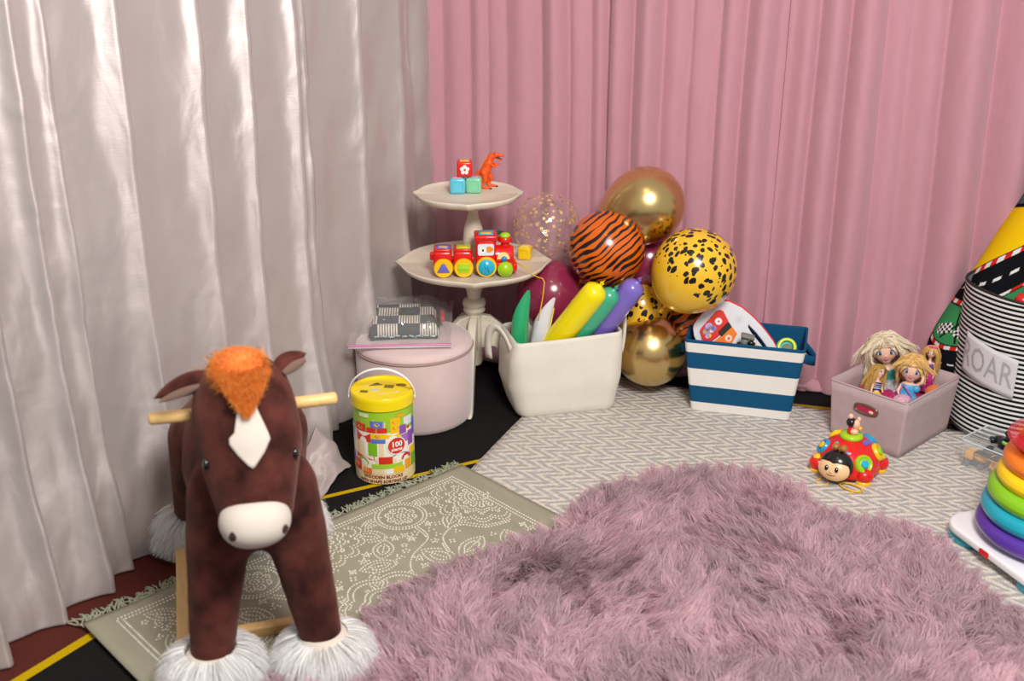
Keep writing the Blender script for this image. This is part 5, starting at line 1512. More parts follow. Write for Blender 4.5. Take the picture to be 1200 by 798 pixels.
MB(Mf).tube([(0.016*sin(t), -0.0275+0.004*abs(sin(t))**2, -0.008-0.007*cos(t)) for t in [radians(a) for a in range(-75, 76, 15)]], 0.001, 6).build('smile', mat('smile line', '#8a4a28', 0.5), fo)
AMB = mat('amber plastic', '#a8741a', 0.15, spec=0.6, coat=0.4)
for s in (-1, 1):
    MB().tube([(s*0.006, -0.082, 0.092), (s*0.010, -0.088, 0.103)], 0.003, 8).build('antenna_stem', BLK, lb)
    MB().ball((s*0.011, -0.089, 0.105), (0.0105, 0.0105, 0.0095), 18, 12).build('antenna_ball', AMB, lb)
# turning figure on top
MB().lathe([(0, 0.100), (0.030, 0.100), (0.032, 0.106), (0.029, 0.113), (0.018, 0.115), (0, 0.115)], 32).build('lime_collar', LIM, lb)
fg = MB().lathe([(0, 0.113), (0.014, 0.113), (0.013, 0.125), (0.010, 0.134), (0, 0.136)], 20).build('figure_body', RED, lb)
PKB = plastic('#f0bfa0', 0.35)
MB().ball((0.008, -0.006, 0.123), (0.012, 0.011, 0.009), 14, 10).build('figure_tummy', PKB, fg)
MB().ball((0.010, -0.001, 0.143), (0.011, 0.011, 0.014), 14, 10).build('figure_face', PKB, fg)
MB().ball((-0.004, -0.001, 0.146), (0.0145, 0.0145, 0.014), 16, 10).build('figure_black_hair', BLK, fg)
MB().ball((-0.008, 0.0, 0.163), (0.008, 0.008, 0.008), 12, 8).build('figure_hand', PKB, fg)
MB().caps((-0.006, 0, 0.152), (-0.008, 0, 0.160), 0.006, 0.006, 8).build('figure_arm', PKB, fg)
MB().ball((0.014, 0.004, 0.158), (0.006, 0.006, 0.008), 12, 8).build('figure_hand', PKB, fg)
MB().ball((0.020, 0.004, 0.132), (0.006, 0.006, 0.006), 12, 8).build('yellow_bead', YEL, fg)
YC = MATS['yellow cord']
MB().tube([(0.050+0.026*cos(t)*(1.2), -0.098+0.0*t+0.018*sin(t)-0.012, 0.004+0.006*abs(sin(t/2))) for t in [2*pi*i/20 for i in range(21)]] + [(0.062, -0.125, 0.004), (0.058, -0.138, 0.003)], 0.0022, 8).build('pull_cord', YC, lb)
MB().tube([(-0.03, -0.105, 0.012), (-0.045, -0.125, 0.003), (-0.030, -0.136, 0.003), (-0.012, -0.130, 0.004), (-0.010, -0.112, 0.010)], 0.002, 8).build('pull_cord', YC, lb)

# ------------------------------------------------------------------ tall striped basket
def stripes(period):
    m = bpy.data.materials.new('black and white narrow stripes'); m.use_nodes = True
    t = m.node_tree; b = t.nodes['Principled BSDF']; b.inputs['Roughness'].default_value = 0.85; b.inputs['Specular IOR Level'].default_value = 0.15
    tc = nd(t, 'ShaderNodeTexCoord'); sp = nd(t, 'ShaderNodeSeparateXYZ'); t.links.new(tc.outputs['Object'], sp.inputs[0])
    k = nd(t, 'ShaderNodeMath', operation='MULTIPLY'); t.links.new(sp.outputs['Z'], k.inputs[0]); k.inputs[1].default_value = 2*pi/period
    s = nd(t, 'ShaderNodeMath', operation='SINE'); t.links.new(k.outputs[0], s.inputs[0])
    g = nd(t, 'ShaderNodeMath', operation='GREATER_THAN'); t.links.new(s.outputs[0], g.inputs[0]); g.inputs[1].default_value = -0.1
    mx = nd(t, 'ShaderNodeMix', data_type='RGBA'); t.links.new(g.outputs[0], mx.inputs['Factor']); mx.inputs['A'].default_value = hx('#e3e3e2'); mx.inputs['B'].default_value = hx('#17181a')
    t.links.new(mx.outputs['Result'], b.inputs['Base Color'])
    return m
rbk = thing('roar_basket', 'tall black and white striped fabric basket with a ROAR patch', 'basket', (1.475, 2.93, 0.008), 0)
RBR = 0.2
def rbp(u, v):
    a = 2*pi*u; z = 0.43*v
    r = RBR*(1 - 0.02*sin(pi*v)) + 0.004*noise.noise((cos(a)*2, sin(a)*2, z*5))
    if v < 0.06: r *= (0.90+0.10*smooth01(v/0.06))
    return (r*cos(a), r*sin(a), max(0.0, z) + (0.006*sin(2*a+1) if v > 0.9 else 0))
MB().grid(rbp, 96, 40, closeu=True).build('striped_wall', stripes(0.0135), rbk)
GRL = mat('grey lining', '#8c8f94', 0.85, bump=(40, 0.3))
MB().grid(lambda u, v: tuple(Vector(rbp(u, 1-0.97*v))*1.0*(1) - Vector((cos(2*pi*u), sin(2*pi*u), 0))*(0.004+0.006*smooth01(v*3)*(1+noise.noise((u*20, v*3, 1))))), 96, 20, closeu=True).build('lining', GRL, rbk)
MB().tube([tuple(Vector(rbp(i/72, 1.0)) - Vector((0.002*cos(2*pi*i/72), 0.002*sin(2*pi*i/72), 0))) for i in range(73)], 0.004, 8, cap=False).build('rim_binding', mat('black binding', '#1b1c1e', 0.8), rbk)
MB().lathe([(0, 0.0), (0.185, 0.0), (0.185, 0.01), (0, 0.01)], 48).build('base', GRL, rbk)
for a0, s in ((78, 1), (258, 1)):
    a = radians(a0); c = Vector((cos(a), sin(a), 0)); tg = Vector((-sin(a), cos(a), 0))
    v_ = []
    for i in range(25):
        t = pi*i/24
        p = c*(RBR-0.012-0.05*sin(t)) + tg*(0.075*cos(t)) + Vector((0, 0, 0.405+0.05*sin(t)))
        w_ = Vector((0, 0, 0.016))+c*0.004
        v_ += [tuple(p-w_), tuple(p+w_)]
    MB().add(v_, [(2*i, 2*i+2, 2*i+3, 2*i+1) for i in range(24)]).build('white_strap_handle', mat('white webbing', '#e4e6ea', 0.8), rbk, solid=0.003)
LBL = mat('white cotton patch', '#d3d0d6', 0.9, bump=(500, .2))
def lab(u, v):
    a = radians(187+49*u); z = (0.315-0.034*u)*v + (0.198-0.030*u)*(1-v)
    r = RBR+0.0035-0.0005*0
    return (r*cos(a), r*sin(a), z-0.008)
lo = MB().grid(lab, 24, 8).build('patch', LBL, rbk, solid=0.002)
vs, fs = text_mesh('ROAR', 0.078, 0.0)
mbt = MB(); vv = []
for x, y, z in vs:
    u_ = 0.47 + (x*0.80)/(radians(49)*RBR); v_q = 0.5+y*1.25/0.115
    p = Vector(lab(u_, v_q)); d = Vector((p.x, p.y, 0)).normalized(); vv.append(tuple(p + d*0.0015))
mbt.add(vv, fs); mbt.build('lettering', mat('silver grey print', '#b3b1b8', 0.4, metal=0.2), lo, smooth=False)
rt = thing('red_berry_toy', 'shiny red bobbly toy with a green leaf inside the striped basket', 'toy', (1.362, 2.83, 0.392))
for k, (x, y, z) in enumerate([(0, 0, 0), (0.035, 0.01, 0.012), (0.018, -0.025, 0.0), (0.03, 0.03, -0.01), (0.06, -0.01, 0.0), (0.055, 0.02, 0.03), (0.02, 0.01, 0.032)]):
    MB().ball((x, y, z), 0.022, 18, 12).build('red_bobble', plastic('#d21f1f'), rt)
MB().ball((-0.028, -0.012, 0.002), (0.018, 0.012, 0.006), 14, 8).build('green_leaf', plastic('#2f7a2c'), rt)
gb = thing('grey_blanket', 'crumpled grey blanket filling the striped basket beneath the red toy', 'blanket', (1.475, 2.93, 0.02))
def blP(u, v):
    a = 2*pi*u; r = 0.178*v
    return (r*cos(a), r*sin(a), 0.345 + 0.02*noise.noise((r*cos(a)*14, r*sin(a)*14, 2)) - 0.03*v**4)
MB().grid(blP, 48, 14, closeu=True).build('crumpled_blanket', mat('charcoal jersey', '#6a6d72', 0.9), gb, solid=0.01)
MB().lathe([(0, 0.0), (0.172, 0.0), (0.172, 0.30), (0, 0.31)], 40).build('folded_layers', MATS['charcoal jersey'], gb)

# ------------------------------------------------------------------ rolled road play mat
pm = thing('road_mat', 'rolled race track play mat leaning on the pink curtain behind the striped basket', 'play mat', (1.365, 3.045, 0.012))
AX = [(0.0, 0, 0), (-0.012, 0.005, 0.10), (-0.018, 0.01, 0.21), (0.045, 0.012, 0.35), (0.13, 0.015, 0.52), (0.22, 0.016, 0.70), (0.32, 0.018, 0.90)]
def axp(v):
    t = v*(len(AX)-1); k = min(int(t), len(AX)-2); f = t-k
    p0, p1, p2, p3 = [Vector(AX[max(0, min(len(AX)-1, k+q))]) for q in (-1, 0, 1, 2)]
    return 0.5*((2*p1)+(p2-p0)*f+(2*p0-5*p1+4*p2-p3)*f*f+(3*p1-p0-3*p2+p3)*f**3)
MR = 0.108
def mat_pt(u, v, r=MR):
    a = radians(-205) + radians(230)*u*1.0       # opens at the back
    c = axp(v)
    rr_ = r*(0.80+0.20*smooth01(v/0.25)) + 0.004*noise.noise((u*5, v*6, 3))
    return tuple(c + Vector((cos(a)*rr_, sin(a)*rr_, 0)))
NU, NV = 260, 420
mo = MB().grid(mat_pt, NU, NV).build('printed_mat', mat('printed play mat pile', '#222222', 0.95, attr='Col', spec=0.05, bump=(900, 0.3)), pm, solid=0.006)
def pattern(u, v):
    """s: arc position from the left outline in metres, h: height along the roll"""
    s = (u-0.11)*radians(230)*MR; h = v*0.97
    K, W_, Rd = hx('#15161a'), hx('#e3e1df'), hx('#cf2b22')
    def kerb(q): return W_ if int(math.floor(q/0.022)) % 2 else Rd
    # upper edge of the road climbs to the right
    def l1(s): return 0.575 + 0.75*s + 0.30*s*s*4
    def l2(s): return 0.465 + 0.12*s + 1.2*max(0, s-0.06)**1.2
    d1 = h-l1(s); d2 = h-l2(s)
    if d1 > 0.0:
        if h > 0.735+0.25*s:
            if h < 0.745+0.25*s: return K
            if abs(h-0.80-0.25*s) < 0.004 and (s*40) % 1 < 0.55: return hx('#d8b21a')
            return hx('#54585c')
        if d1 < 0.004: return K
        return hx('#efc412')
    if d1 > -0.018: return kerb(s*1.3+h*0.3)
    if d2 > 0.012:
        m_ = (d1+0.018+(d1-d2-0.012)*0)/(max(0.02, l1(s)-l2(s)-0.03))
        if abs(m_+0.5) < 0.045 and ((s*1.15+0.3*h)*24) % 1 < 0.5: return W_
        return K
    if d2 > 0.0: return kerb(s)
    # green garden with crossed flags, a curved kerb below it
    def l3(s): return 0.322 + 3.2*(s-0.045)**2
    d3 = h-l3(s)
    if d3 > 0.014:
        if d3 < 0.019 or d2 > -0.005: return K
        x, y = s-0.058, h-0.388
        for px_, tilt, wv in ((0.032, -0.25, 1), (-0.036, 0.45, -1)):
            qx = (x-px_)*cos(tilt)+(y)*sin(tilt); qy = -(x-px_)*sin(tilt)+y*cos(tilt)
            if abs(qx) < 0.030 and abs(qy) < 0.017: return W_ if (int(math.floor(qx/0.0085))+int(math.floor(qy/0.0085))) % 2 else K
        for ang_, ox in ((1.05, -0.006), (1.95, 0.004)):
            dx_, dy_ = cos(ang_), sin(ang_)
            if abs((x-ox)*dy_-(y-0.012)*dx_) < 0.003 and abs((x-ox)*dx_+(y-0.012)*dy_) < 0.052: return K
        return hx('#3b8a55')
    if d3 > 0.0: return kerb(s*1.2)
    def l4(s): return 0.225 + 1.6*(s-0.05)**2
    if h > l4(s):
        if abs(h-l4(s)-0.038-0.8*(s-.05)**2) < 0.0035 and (s*26) % 1 < 0.5: return W_
        return K
    if h > l4(s)-0.006: return Rd
    if h > 0.125:
        q = (s*18) % 1
        if abs(q-0.5) > (h-0.125)/0.14+0.05: return hx('#e8771e') if (s*18) % 2 < 1 else hx('#e7b420')
        return K
    if h > 0.11: return Rd
    if h > 0.085: return hx('#e4cf2a') if (s*90) % 1 < 0.7 else K
    if h > 0.055: return hx('#2d4f8e') if (s*25) % 1 < 0.6 else K
    if h > 0.045: return Rd
    return K
def mcol(i, co):
    u = (i % (NU+1))/NU; v = (i//(NU+1))/NV
    return pattern(u, v)
vcol(mo.data, mcol)
MB().grid(lambda u, v: mat_pt(u, v, MR-0.012), 40, 30).build('mat_backing', mat('black mat backing', '#141416', 0.9), pm)

# ------------------------------------------------------------------ clear tub with toy vehicles
TUBM = film('clear tub plastic', '#f4f8fa', 0.76, 0.08)
ta = atan2(-0.087, 0.066)
tbx = thing('clear_tub', 'clear plastic tub of toy vehicles beside the ring stacker', 'tub', (1.193+0.105*cos(ta)-0.068*sin(ta)+0.012, 2.68+0.105*sin(ta)+0.068*cos(ta)+0.0, 0.010), ta)
def tlv(z): return (z, 0.205+0.13*z, 0.130+0.13*z, 0.015, 0, 0)
tbo = rrect(1, 1, 0.08, 6)
def tubP(u, v):
    k = u*len(tbo); i = int(k) % len(tbo); f = k-int(k); p, q = tbo[i], tbo[(i+1) % len(tbo)]
    l = tlv(0.078*max(0.0, v-0.2)/0.8); s = min(1.0, v/0.2)
    return ((p[0]+(q[0]-p[0])*f)*l[1]*s, (p[1]+(q[1]-p[1])*f)*l[2]*s, l[0]+0.0005)
MB().grid(tubP, 28*4, 10, closeu=True).build('tub_body', TUBM, tbx)
MB().tube([(*p, 0.079) for p in (lambda r: r+r[:1])(rrect(0.216, 0.141, 0.016))], 0.0022, 8, cap=False).build('tub_rim', mat('frosted tub rim', '#c9cfd3', 0.3), tbx)
def tloc(x, y, z): 
    return tbx.matrix_basis @ Vector((x, y, z)) if False else Vector((tbx.location.x + x*cos(ta) - y*sin(ta), tbx.location.y + x*sin(ta) + y*cos(ta), tbx.location.z + z))
YV = plastic('#eda512'); KV = plastic('#1b1c20'); GV = mat('grey wheel', '#5c5f63', 0.6)
def truck(label, c, rz, col):
    t_ = thing('toy_truck', label, 'toy vehicle', c, rz)
    MB().box((0, 0, 0.014), (0.062, 0.030, 0.012)).build('chassis', KV, t_, bevel=0.003)
    MB().box((-0.018, 0, 0.030), (0.024, 0.030, 0.024)).build('cab', col, t_, bevel=0.004)
    MB().box((-0.0185, 0, 0.034), (0.0255, 0.022, 0.010)).build('cab_window', KV, t_, bevel=0.001)
    b_ = MB(Matrix.Translation((0.014, 0, 0.020)))
    box_l = [(0, 0.034, 0.026, 0.003, 0, 0), (0.02, 0.044, 0.034, 0.003, 0, 0)]
    o_ = box_loft(box_l, 0.002, 2).build('tipper', col, t_, loc=(0.014, 0, 0.021))
    for sx in (-0.02, 0.018):
        for sy in (-1, 1):
            MB(Matrix.Translation((sx, sy*0.016, 0.009)) @ Matrix.Rotation(pi/2, 4, 'X')).lathe([(0, -0.004), (0.009, -0.004), (0.009, 0.004), (0, 0.004)], 16).build('wheel', GV, t_, sharp=40)
    return t_
truck('small yellow and black toy dump truck at the left end of the clear tub', tloc(-0.070, -0.038, 0.0035), ta+0.15, YV)
sc_ = thing('toy_scoop', 'large yellow toy loader scoop at the front of the clear tub', 'toy vehicle', tloc(0.010, -0.040, 0.0035), ta)
box_loft([(0, 0.070, 0.030, 0.006, 0, 0), (0.042, 0.086, 0.038, 0.006, 0, 0)], 0.003, 2).build('scoop', YV, sc_, rot=(radians(0), 0, 0))
MB().box((0, 0.024, 0.020), (0.05, 0.012, 0.016)).build('scoop_mount', KV, sc_, bevel=0.003)
vb = thing('toy_vehicle', 'dark grey toy vehicle lying at the back of the clear tub', 'toy vehicle', tloc(-0.010, 0.030, 0.0035), ta+0.1)
MB().box((0, 0, 0.020), (0.15, 0.045, 0.03)).build('vehicle_body', mat('dark grey plastic', '#3a3f45', 0.4), vb, bevel=0.008)
MB().box((-0.02, -0.01, 0.042), (0.05, 0.03, 0.016)).build('vehicle_cab', mat('pale grey plastic', '#8e9499', 0.4), vb, bevel=0.005)
for x in (-0.05, -0.01, 0.04):
    MB(Matrix.Translation((x, -0.024, 0.018)) @ Matrix.Rotation(pi/2, 4, 'X')).lathe([(0, -0.004), (0.012, -0.004), (0.012, 0.004), (0.006, 0.006), (0, 0.006)], 16).build('wheel', GV, vb, sharp=40)
    MB().ball((x, -0.030, 0.018), (0.005, 0.002, 0.005), 10, 6).build('yellow_hub', YV, vb)
rb2 = thing('black_robot_toy', 'jointed black toy robot with a lime green chest on top of the clear tub heap', 'toy', tloc(-0.030, 0.018, 0.062), ta-0.25)
for c, d in (((-0.040, 0, 0.0), (0.022, 0.016, 0.014)), ((-0.018, 0.004, 0.006), (0.030, 0.020, 0.018)), ((0.004, 0.010, 0.018), (0.020, 0.016, 0.018)), ((0.0, -0.008, 0.004), (0.022, 0.014, 0.016)), ((0.030, 0.0, 0.0), (0.030, 0.018, 0.014)), ((0.060, 0.006, 0.002), (0.034, 0.020, 0.018)), ((0.085, 0, 0.0), (0.02, 0.024, 0.012)), ((-0.008, 0.014, 0.030), (0.014, 0.012, 0.012))):
    MB(Matrix.Translation(c) @ Matrix.Rotation(c[0]*14, 4, 'Z') @ Matrix.Rotation(c[2]*20, 4, 'Y')).box((0, 0, 0), d).build('robot_segment', KV, rb2, bevel=0.003)
MB(Matrix.Translation((0.010, -0.012, 0.014))).box((0, 0, 0), (0.016, 0.006, 0.009)).build('lime_chest', plastic('#8fd05a'), rb2, bevel=0.002)

# ------------------------------------------------------------------ ring stacker
SXc, SYc = 1.237, 2.222
stk = thing('ring_stacker', 'big rainbow ring stacker with red top ring on white and teal base', 'ring stacker', (SXc, SYc, 0.010), radians(18))
bo = [(x, y) for x, y in rrect(0.34, 0.34, 0.06, 10)]
MB().prism([(x*(1), y) for x, y in bo], 0.026, 0.046).build('white_base', plastic('#eeeef0', 0.3), stk, bevel=0.006, seg=3)
TL = plastic('#1aa0b4')
for sx in (-1, 1):
    for sy in (-1, 1):
        MB(Matrix.Translation((sx*0.115, sy*0.115, 0))).prism(rrect(0.095, 0.095, 0.035, 6), 0.0, 0.030).build('teal_foot', TL, stk, bevel=0.008)
a = radians(235-18)
MB(Matrix.Translation((-0.1712, 0.01, 0.036)) @ Matrix.Rotation(-pi/2, 4, 'Y')).prism(rrect(0.014, 0.030, 0.004), -0.001, 0.0012).build('red_emblem', plastic('#d8252e'), stk, smooth=False)
for k, (z, R_, c) in enumerate(((0.078, 0.132, '#55309e'), (0.122, 0.126, '#12a3bb'), (0.164, 0.118, '#86c41c'), (0.204, 0.106, '#f7cf10'), (0.244, 0.098, '#ef7d1c'))):
    tr_ = 0.031 if k < 3 else 0.029
    MB(Matrix.Translation((0, 0, z))).lathe([(R_+tr_*1.0*cos(t), tr_*0.82*sin(t)) for t in [2*pi*i/20 for i in range(21)]], 64, cap=False).build('ring', plastic(c, 0.3), stk)
    MB(Matrix.Translation((0, 0, z))).lathe([(0.03, -0.012), (R_, -0.014), (R_, 0.014), (0.03, 0.012)], 48, cap=False).build('ring_web', plastic(c, 0.3), stk)
MB().lathe([(0, 0.04), (0.03, 0.04), (0.024, 0.27), (0, 0.27)], 24).build('post', plastic('#f0f0f0'), stk)
MB().lathe([(0, 0.268), (0.085, 0.268), (0.100, 0.272), (0.104, 0.282), (0.100, 0.292), (0.06, 0.296), (0, 0.297)], 48).build('red_top_ring', plastic('#d11820'), stk)
MB().lathe([(0.104, 0.283), (0.122, 0.290), (0.126, 0.296), (0.123, 0.302), (0.10, 0.300), (0.05, 0.305), (0, 0.307)], 48).build('clear_red_rim', film('clear red plastic', '#d02028', 0.55, 0.06), stk)

# ------------------------------------------------------------------ dolls in the linen bin
SK = mat('doll skin', '#e2ad94', 0.4, sss=0.1)
HAIRM = fur_mat('doll hair strands', 0.4, 0.2)
def hair_strands(name, t_, u_, R_, L, messy, col, seg, sweep=0.0):
    """strands that lie on the head and then hang (all in head radii)"""
    n = len(u_); ell = np.array([0.98, 1.03, 1.09]); cen = np.array([0, 0.03, 0.06])
    key = np.round(u_*3.2)/3.2 + RNG.normal(0, 0.02, u_.shape)
    cl = np.array([[noise.noise((a*2.3+11, b*2.3, c_*2.3)), noise.noise((a*2.3+7, b*2.3, c_*2.3)), noise.noise((a*2.3, b*2.3+7, c_*2.3))] for a, b, c_ in key])
    off = 1.02 + 0.10*RNG.random(n) + np.abs(cl[:, 0])*messy*0.5
    p = u_*ell*1.0 + cen; side = np.where(u_[:, 0] + 0.12*RNG.normal(0, 1, n) > 0, 1.0, -1.0)
    Ln = L*RNG.uniform(0.75, 1.1, n)*1.9
    W_ = 0.042; V = np.zeros((n, seg+1, 2, 3), np.float32)
    rs = RNG.normal(0, 1, (n, 3)); pts = []
    for k in range(seg+1):
        pts.append(p.copy())
        q = (p-cen)/ell; r = np.linalg.norm(q, axis=1, keepdims=True)
        d_ = np.stack([side*(0.35+sweep*0.9)*(p[:, 2] > 0.0), 0.25*np.ones(n)*(1-sweep), -np.ones(n)], -1)
        d_ += cl*messy*(0.6+1.4*k/seg) + 0.35*messy*np.stack([np.sin(k*1.7+cl[:, 1]*20), np.cos(k*1.5+cl[:, 2]*20), 0*side], -1)
        nrm = q/np.maximum(r, 1e-6)
        dn = (d_*nrm).sum(1, keepdims=True)
        d_ = np.where((r < 1.25) & (dn < 0), d_-nrm*dn, d_)
        d_ /= np.linalg.norm(d_, axis=1, keepdims=True)+1e-9
        p = p + d_*(Ln/seg)[:, None]
        q = (p-cen)/ell; r = np.linalg.norm(q, axis=1, keepdims=True)
        tgt = off[:, None]
        p = np.where((r < tgt), cen + q/np.maximum(r, 1e-6)*tgt*ell, p)
        face = (p[:, 1] < -0.45) & (np.abs(p[:, 0]) < 0.78) & (p[:, 2] < 0.45)
        p[:, 0] = np.where(face, side*(0.78+0.12*RNG.random(n)), p[:, 0])
        p[:, 1] = np.where(face, np.maximum(p[:, 1], -0.62), p[:, 1])
    for k in range(seg+1):
        a_ = pts[min(k+1, seg)]-pts[max(k-1, 0)]
        sd = np.cross(a_, rs); sd /= np.linalg.norm(sd, axis=1, keepdims=True)+1e-9
        w_ = W_*(1-0.6*(k/seg)**2)*0.5
        V[:, k, 0] = pts[k]-sd*w_; V[:, k, 1] = pts[k]+sd*w_
    V *= R_
    me = bpy.data.meshes.new(name); nf = n*seg
    me.vertices.add(n*(seg+1)*2); me.vertices.foreach_set('co', V.reshape(-1))
    idx = (np.arange(n)*(seg+1)*2)[:, None, None]
    F = (idx + np.array([[2*k, 2*k+1, 2*k+3, 2*k+2] for k in range(seg)])[None]).reshape(-1)
    me.loops.add(nf*4); me.loops.foreach_set('vertex_index', F.astype(np.int32))
    me.polygons.add(nf); me.polygons.foreach_set('loop_start', np.arange(0, nf*4, 4, dtype=np.int32)); me.polygons.foreach_set('use_smooth', np.ones(nf, bool))
    at = me.color_attributes.new('Col', 'FLOAT_COLOR', 'POINT')
    c = np.ones((n, (seg+1)*2, 4), np.float32); c[:, :, :3] = np.array(hx(col)[:3])*RNG.uniform(0.8, 1.25, n)[:, None, None]
    at.data.foreach_set('color', c.reshape(-1)); me.materials.append(HAIRM); me.update(calc_edges=True); me.validate()
    o = obj_me(name, me, t_); o['kind'] = 'stuff'; return o
def doll(name, label, c, hr_, rz, tilt, hair, body, hairlen, messy, eyes=True, flat=0.92, sizes=1.0, n=1500, fringe=True):
    """c: head centre; body: list of capsules in head radii below the head"""
    t_ = thing(name, label, 'doll', c, rot=(tilt[0], tilt[1], rz))
    R_ = hr_
    mb = MB(Matrix.Scale(R_, 4))
    mb.ball((0, 0.02, 0.05), (0.88, 0.92, 1.0), 20, 14); mb.caps((0, -0.10, -0.35), (0, -0.22, -0.60), 0.72, 0.42)
    for b_ in body: mb.caps(*b_)
    bo_ = mb.build('body', SK, t_, remesh=0.075*R_ if R_ > 0.02 else 0.0016, sm=3)
    bv = bvh_of(bo_)
    def onf(x, z, off):
        return on_surface(bv, (x*R_, -3*R_, z*R_), (0, 1, 0), off*R_)
    if eyes:
        for s in (-1, 1):
            p = onf(s*0.37, -0.06, -0.02)
            if p:
                e = MB(Matrix.Translation(p)).ball((0, 0, 0), (0.19*R_, 0.06*R_, 0.17*R_), 14, 8).build('eye', mat('eye white', '#f4f2f2', 0.2), t_)
                MB(Matrix.Translation(p)).ball((0, -0.035*R_, 0), (0.13*R_, 0.045*R_, 0.145*R_), 14, 8).build('iris', mat('blue iris', '#2f7fae', 0.15, coat=0.5), e)
                MB(Matrix.Translation(p)).ball((0, -0.065*R_, 0.01*R_), (0.07*R_, 0.03*R_, 0.08*R_), 10, 6).build('pupil', mat('pupil', '#0c1016', 0.15), e)
                MB(Matrix.Translation(p)).tube([(0.21*R_*cos(t), -0.05*R_, (0.03+0.15*sin(t))*R_) for t in [pi*i/8 for i in range(9)]], 0.028*R_, 6).build('lashes', mat('lash paint', '#3a2a26', 0.5), e)
            p = onf(s*0.37, 0.20, 0.01)
            if p: MB(Matrix.Translation(p)).tube([(-0.17*R_, 0.02*R_, -0.02*R_*1), (0, -0.01*R_, 0.03*R_), (0.17*R_, 0.02*R_, -0.02*R_)], 0.022*R_, 6).build('brow', mat('brow paint', '#a9784a', 0.6), t_)
        p = onf(0, -0.52, 0.0)
        if p:
            lp = MB(Matrix.Translation(p)).ball((0, 0, 0.03*R_), (0.17*R_, 0.07*R_, 0.05*R_), 12, 8).build('upper_lip', mat('pink lips', '#d4657c', 0.3), t_)
            MB(Matrix.Translation(p)).ball((0, 0, -0.04*R_), (0.13*R_, 0.07*R_, 0.055*R_), 12, 8).build('lower_lip', mat('pink lips', '#d4657c', 0.3), t_)
        p = onf(0, -0.27, 0.0)
        if p: MB(Matrix.Translation(p)).ball((0, 0, 0), (0.075*R_, 0.08*R_, 0.085*R_), 10, 8).build('nose', SK, t_)
    # hair cap and strands
    def capf(u, v):
        a = 2*pi*u; e = radians(90-v*118)
        front = max(0, -sin(a))
        e = max(e, radians(-60 + 85*front**1.5)) if v > 0.3 else e
        return (0.97*R_*cos(e)*cos(a), 0.03*R_+1.02*R_*cos(e)*sin(a), 0.06*R_+1.09*R_*sin(e))
    hc = MB().grid(capf, 32, 14, closeu=True).build('hair_cap', mat('hair base '+hair, hair, 0.45), t_)
    u_ = RNG.normal(0, 1, (n*4, 3)); u_ /= np.linalg.norm(u_, axis=1, keepdims=True)
    okk = (u_[:, 2] > -0.3) & ~((u_[:, 1] < -0.15) & (u_[:, 2] < 0.62))
    u_ = u_[okk][:n]
    hair_strands('hair', t_, u_, R_, hairlen, messy, hair, 9)
    if fringe:
        m_ = n//5
        x_ = RNG.uniform(-1, 1, m_)
        uf = np.stack([x_*0.42+0.1, -0.52+0.1*np.abs(x_), 0.80*np.ones(m_)], -1); uf /= np.linalg.norm(uf, axis=1, keepdims=True)
        hair_strands('fringe_hair', t_, uf, R_, 0.85, messy*0.7, hair, 6, sweep=1.0)
    return t_, R_
def dress(t_, name, prof, R_, m, oy=0.0, wob=0.0, sc=(1, 0.75), ox=0.0):
    n_ = 40
    def f(u, v):
        k = v*(len(prof)-1); i = min(int(k), len(prof)-2); q = k-i
        r = prof[i][0]*(1-q)+prof[i+1][0]*q; z = prof[i][1]*(1-q)+prof[i+1][1]*q
        a = 2*pi*u; r *= 1+wob*sin(7*a+z*3)
        return ((r*cos(a)*sc[0]+ox)*R_, (r*sin(a)*sc[1]+oy)*R_, z*R_)
    return MB().grid(f, n_, 16, closeu=True).build(name, m, t_, solid=0.0008)
SAT = lambda c: mat('doll satin '+c, c, 0.35, spec=0.6, sheen=0.2, bump=(120, 0.3))
# tall doll, messy platinum hair
bA = [((0, 0, -0.9), (0, 0.03, -1.35), 0.27, 0.25), ((-0.42, 0.05, -1.55), (0.42, 0.05, -1.55), 0.24, 0.24), ((0, 0.05, -1.6), (0, 0.08, -2.4), 0.42, 0.36), ((0, 0.08, -2.4), (0, 0.1, -3.2), 0.36, 0.42),
      ((-0.55, 0.02, -1.6), (-0.82, -0.15, -2.3), 0.17, 0.14), ((-0.82, -0.15, -2.3), (-0.6, -0.5, -2.9), 0.14, 0.11), ((0.55, 0.02, -1.6), (0.70, -0.2, -2.3), 0.17, 0.14), ((0.70, -0.2, -2.3), (0.35, -0.55, -2.8), 0.14, 0.11)]
t_, R_ = doll('fashion_doll', 'tallest doll at the back with messy platinum blonde hair and turquoise top', (1.070, 2.962, 0.236), 0.040, radians(-14), (radians(-4), radians(-12), 0), '#f6ead2', bA, 1.35, 0.75, n=3639)
dress(t_, 'turquoise_bodice', [(0.55, -1.48), (0.58, -1.7), (0.50, -2.1), (0.52, -2.3)], R_, SAT('#2fb3ac'), oy=0.06)
dress(t_, 'silver_net_skirt', [(0.50, -2.2), (0.78, -2.5), (0.9, -3.0), (0.95, -3.4)], R_, mat('silver net', '#c8ccd4', 0.4, metal=0.3, bump=(200, .8)), wob=0.08, oy=0.05, sc=(1, .9))
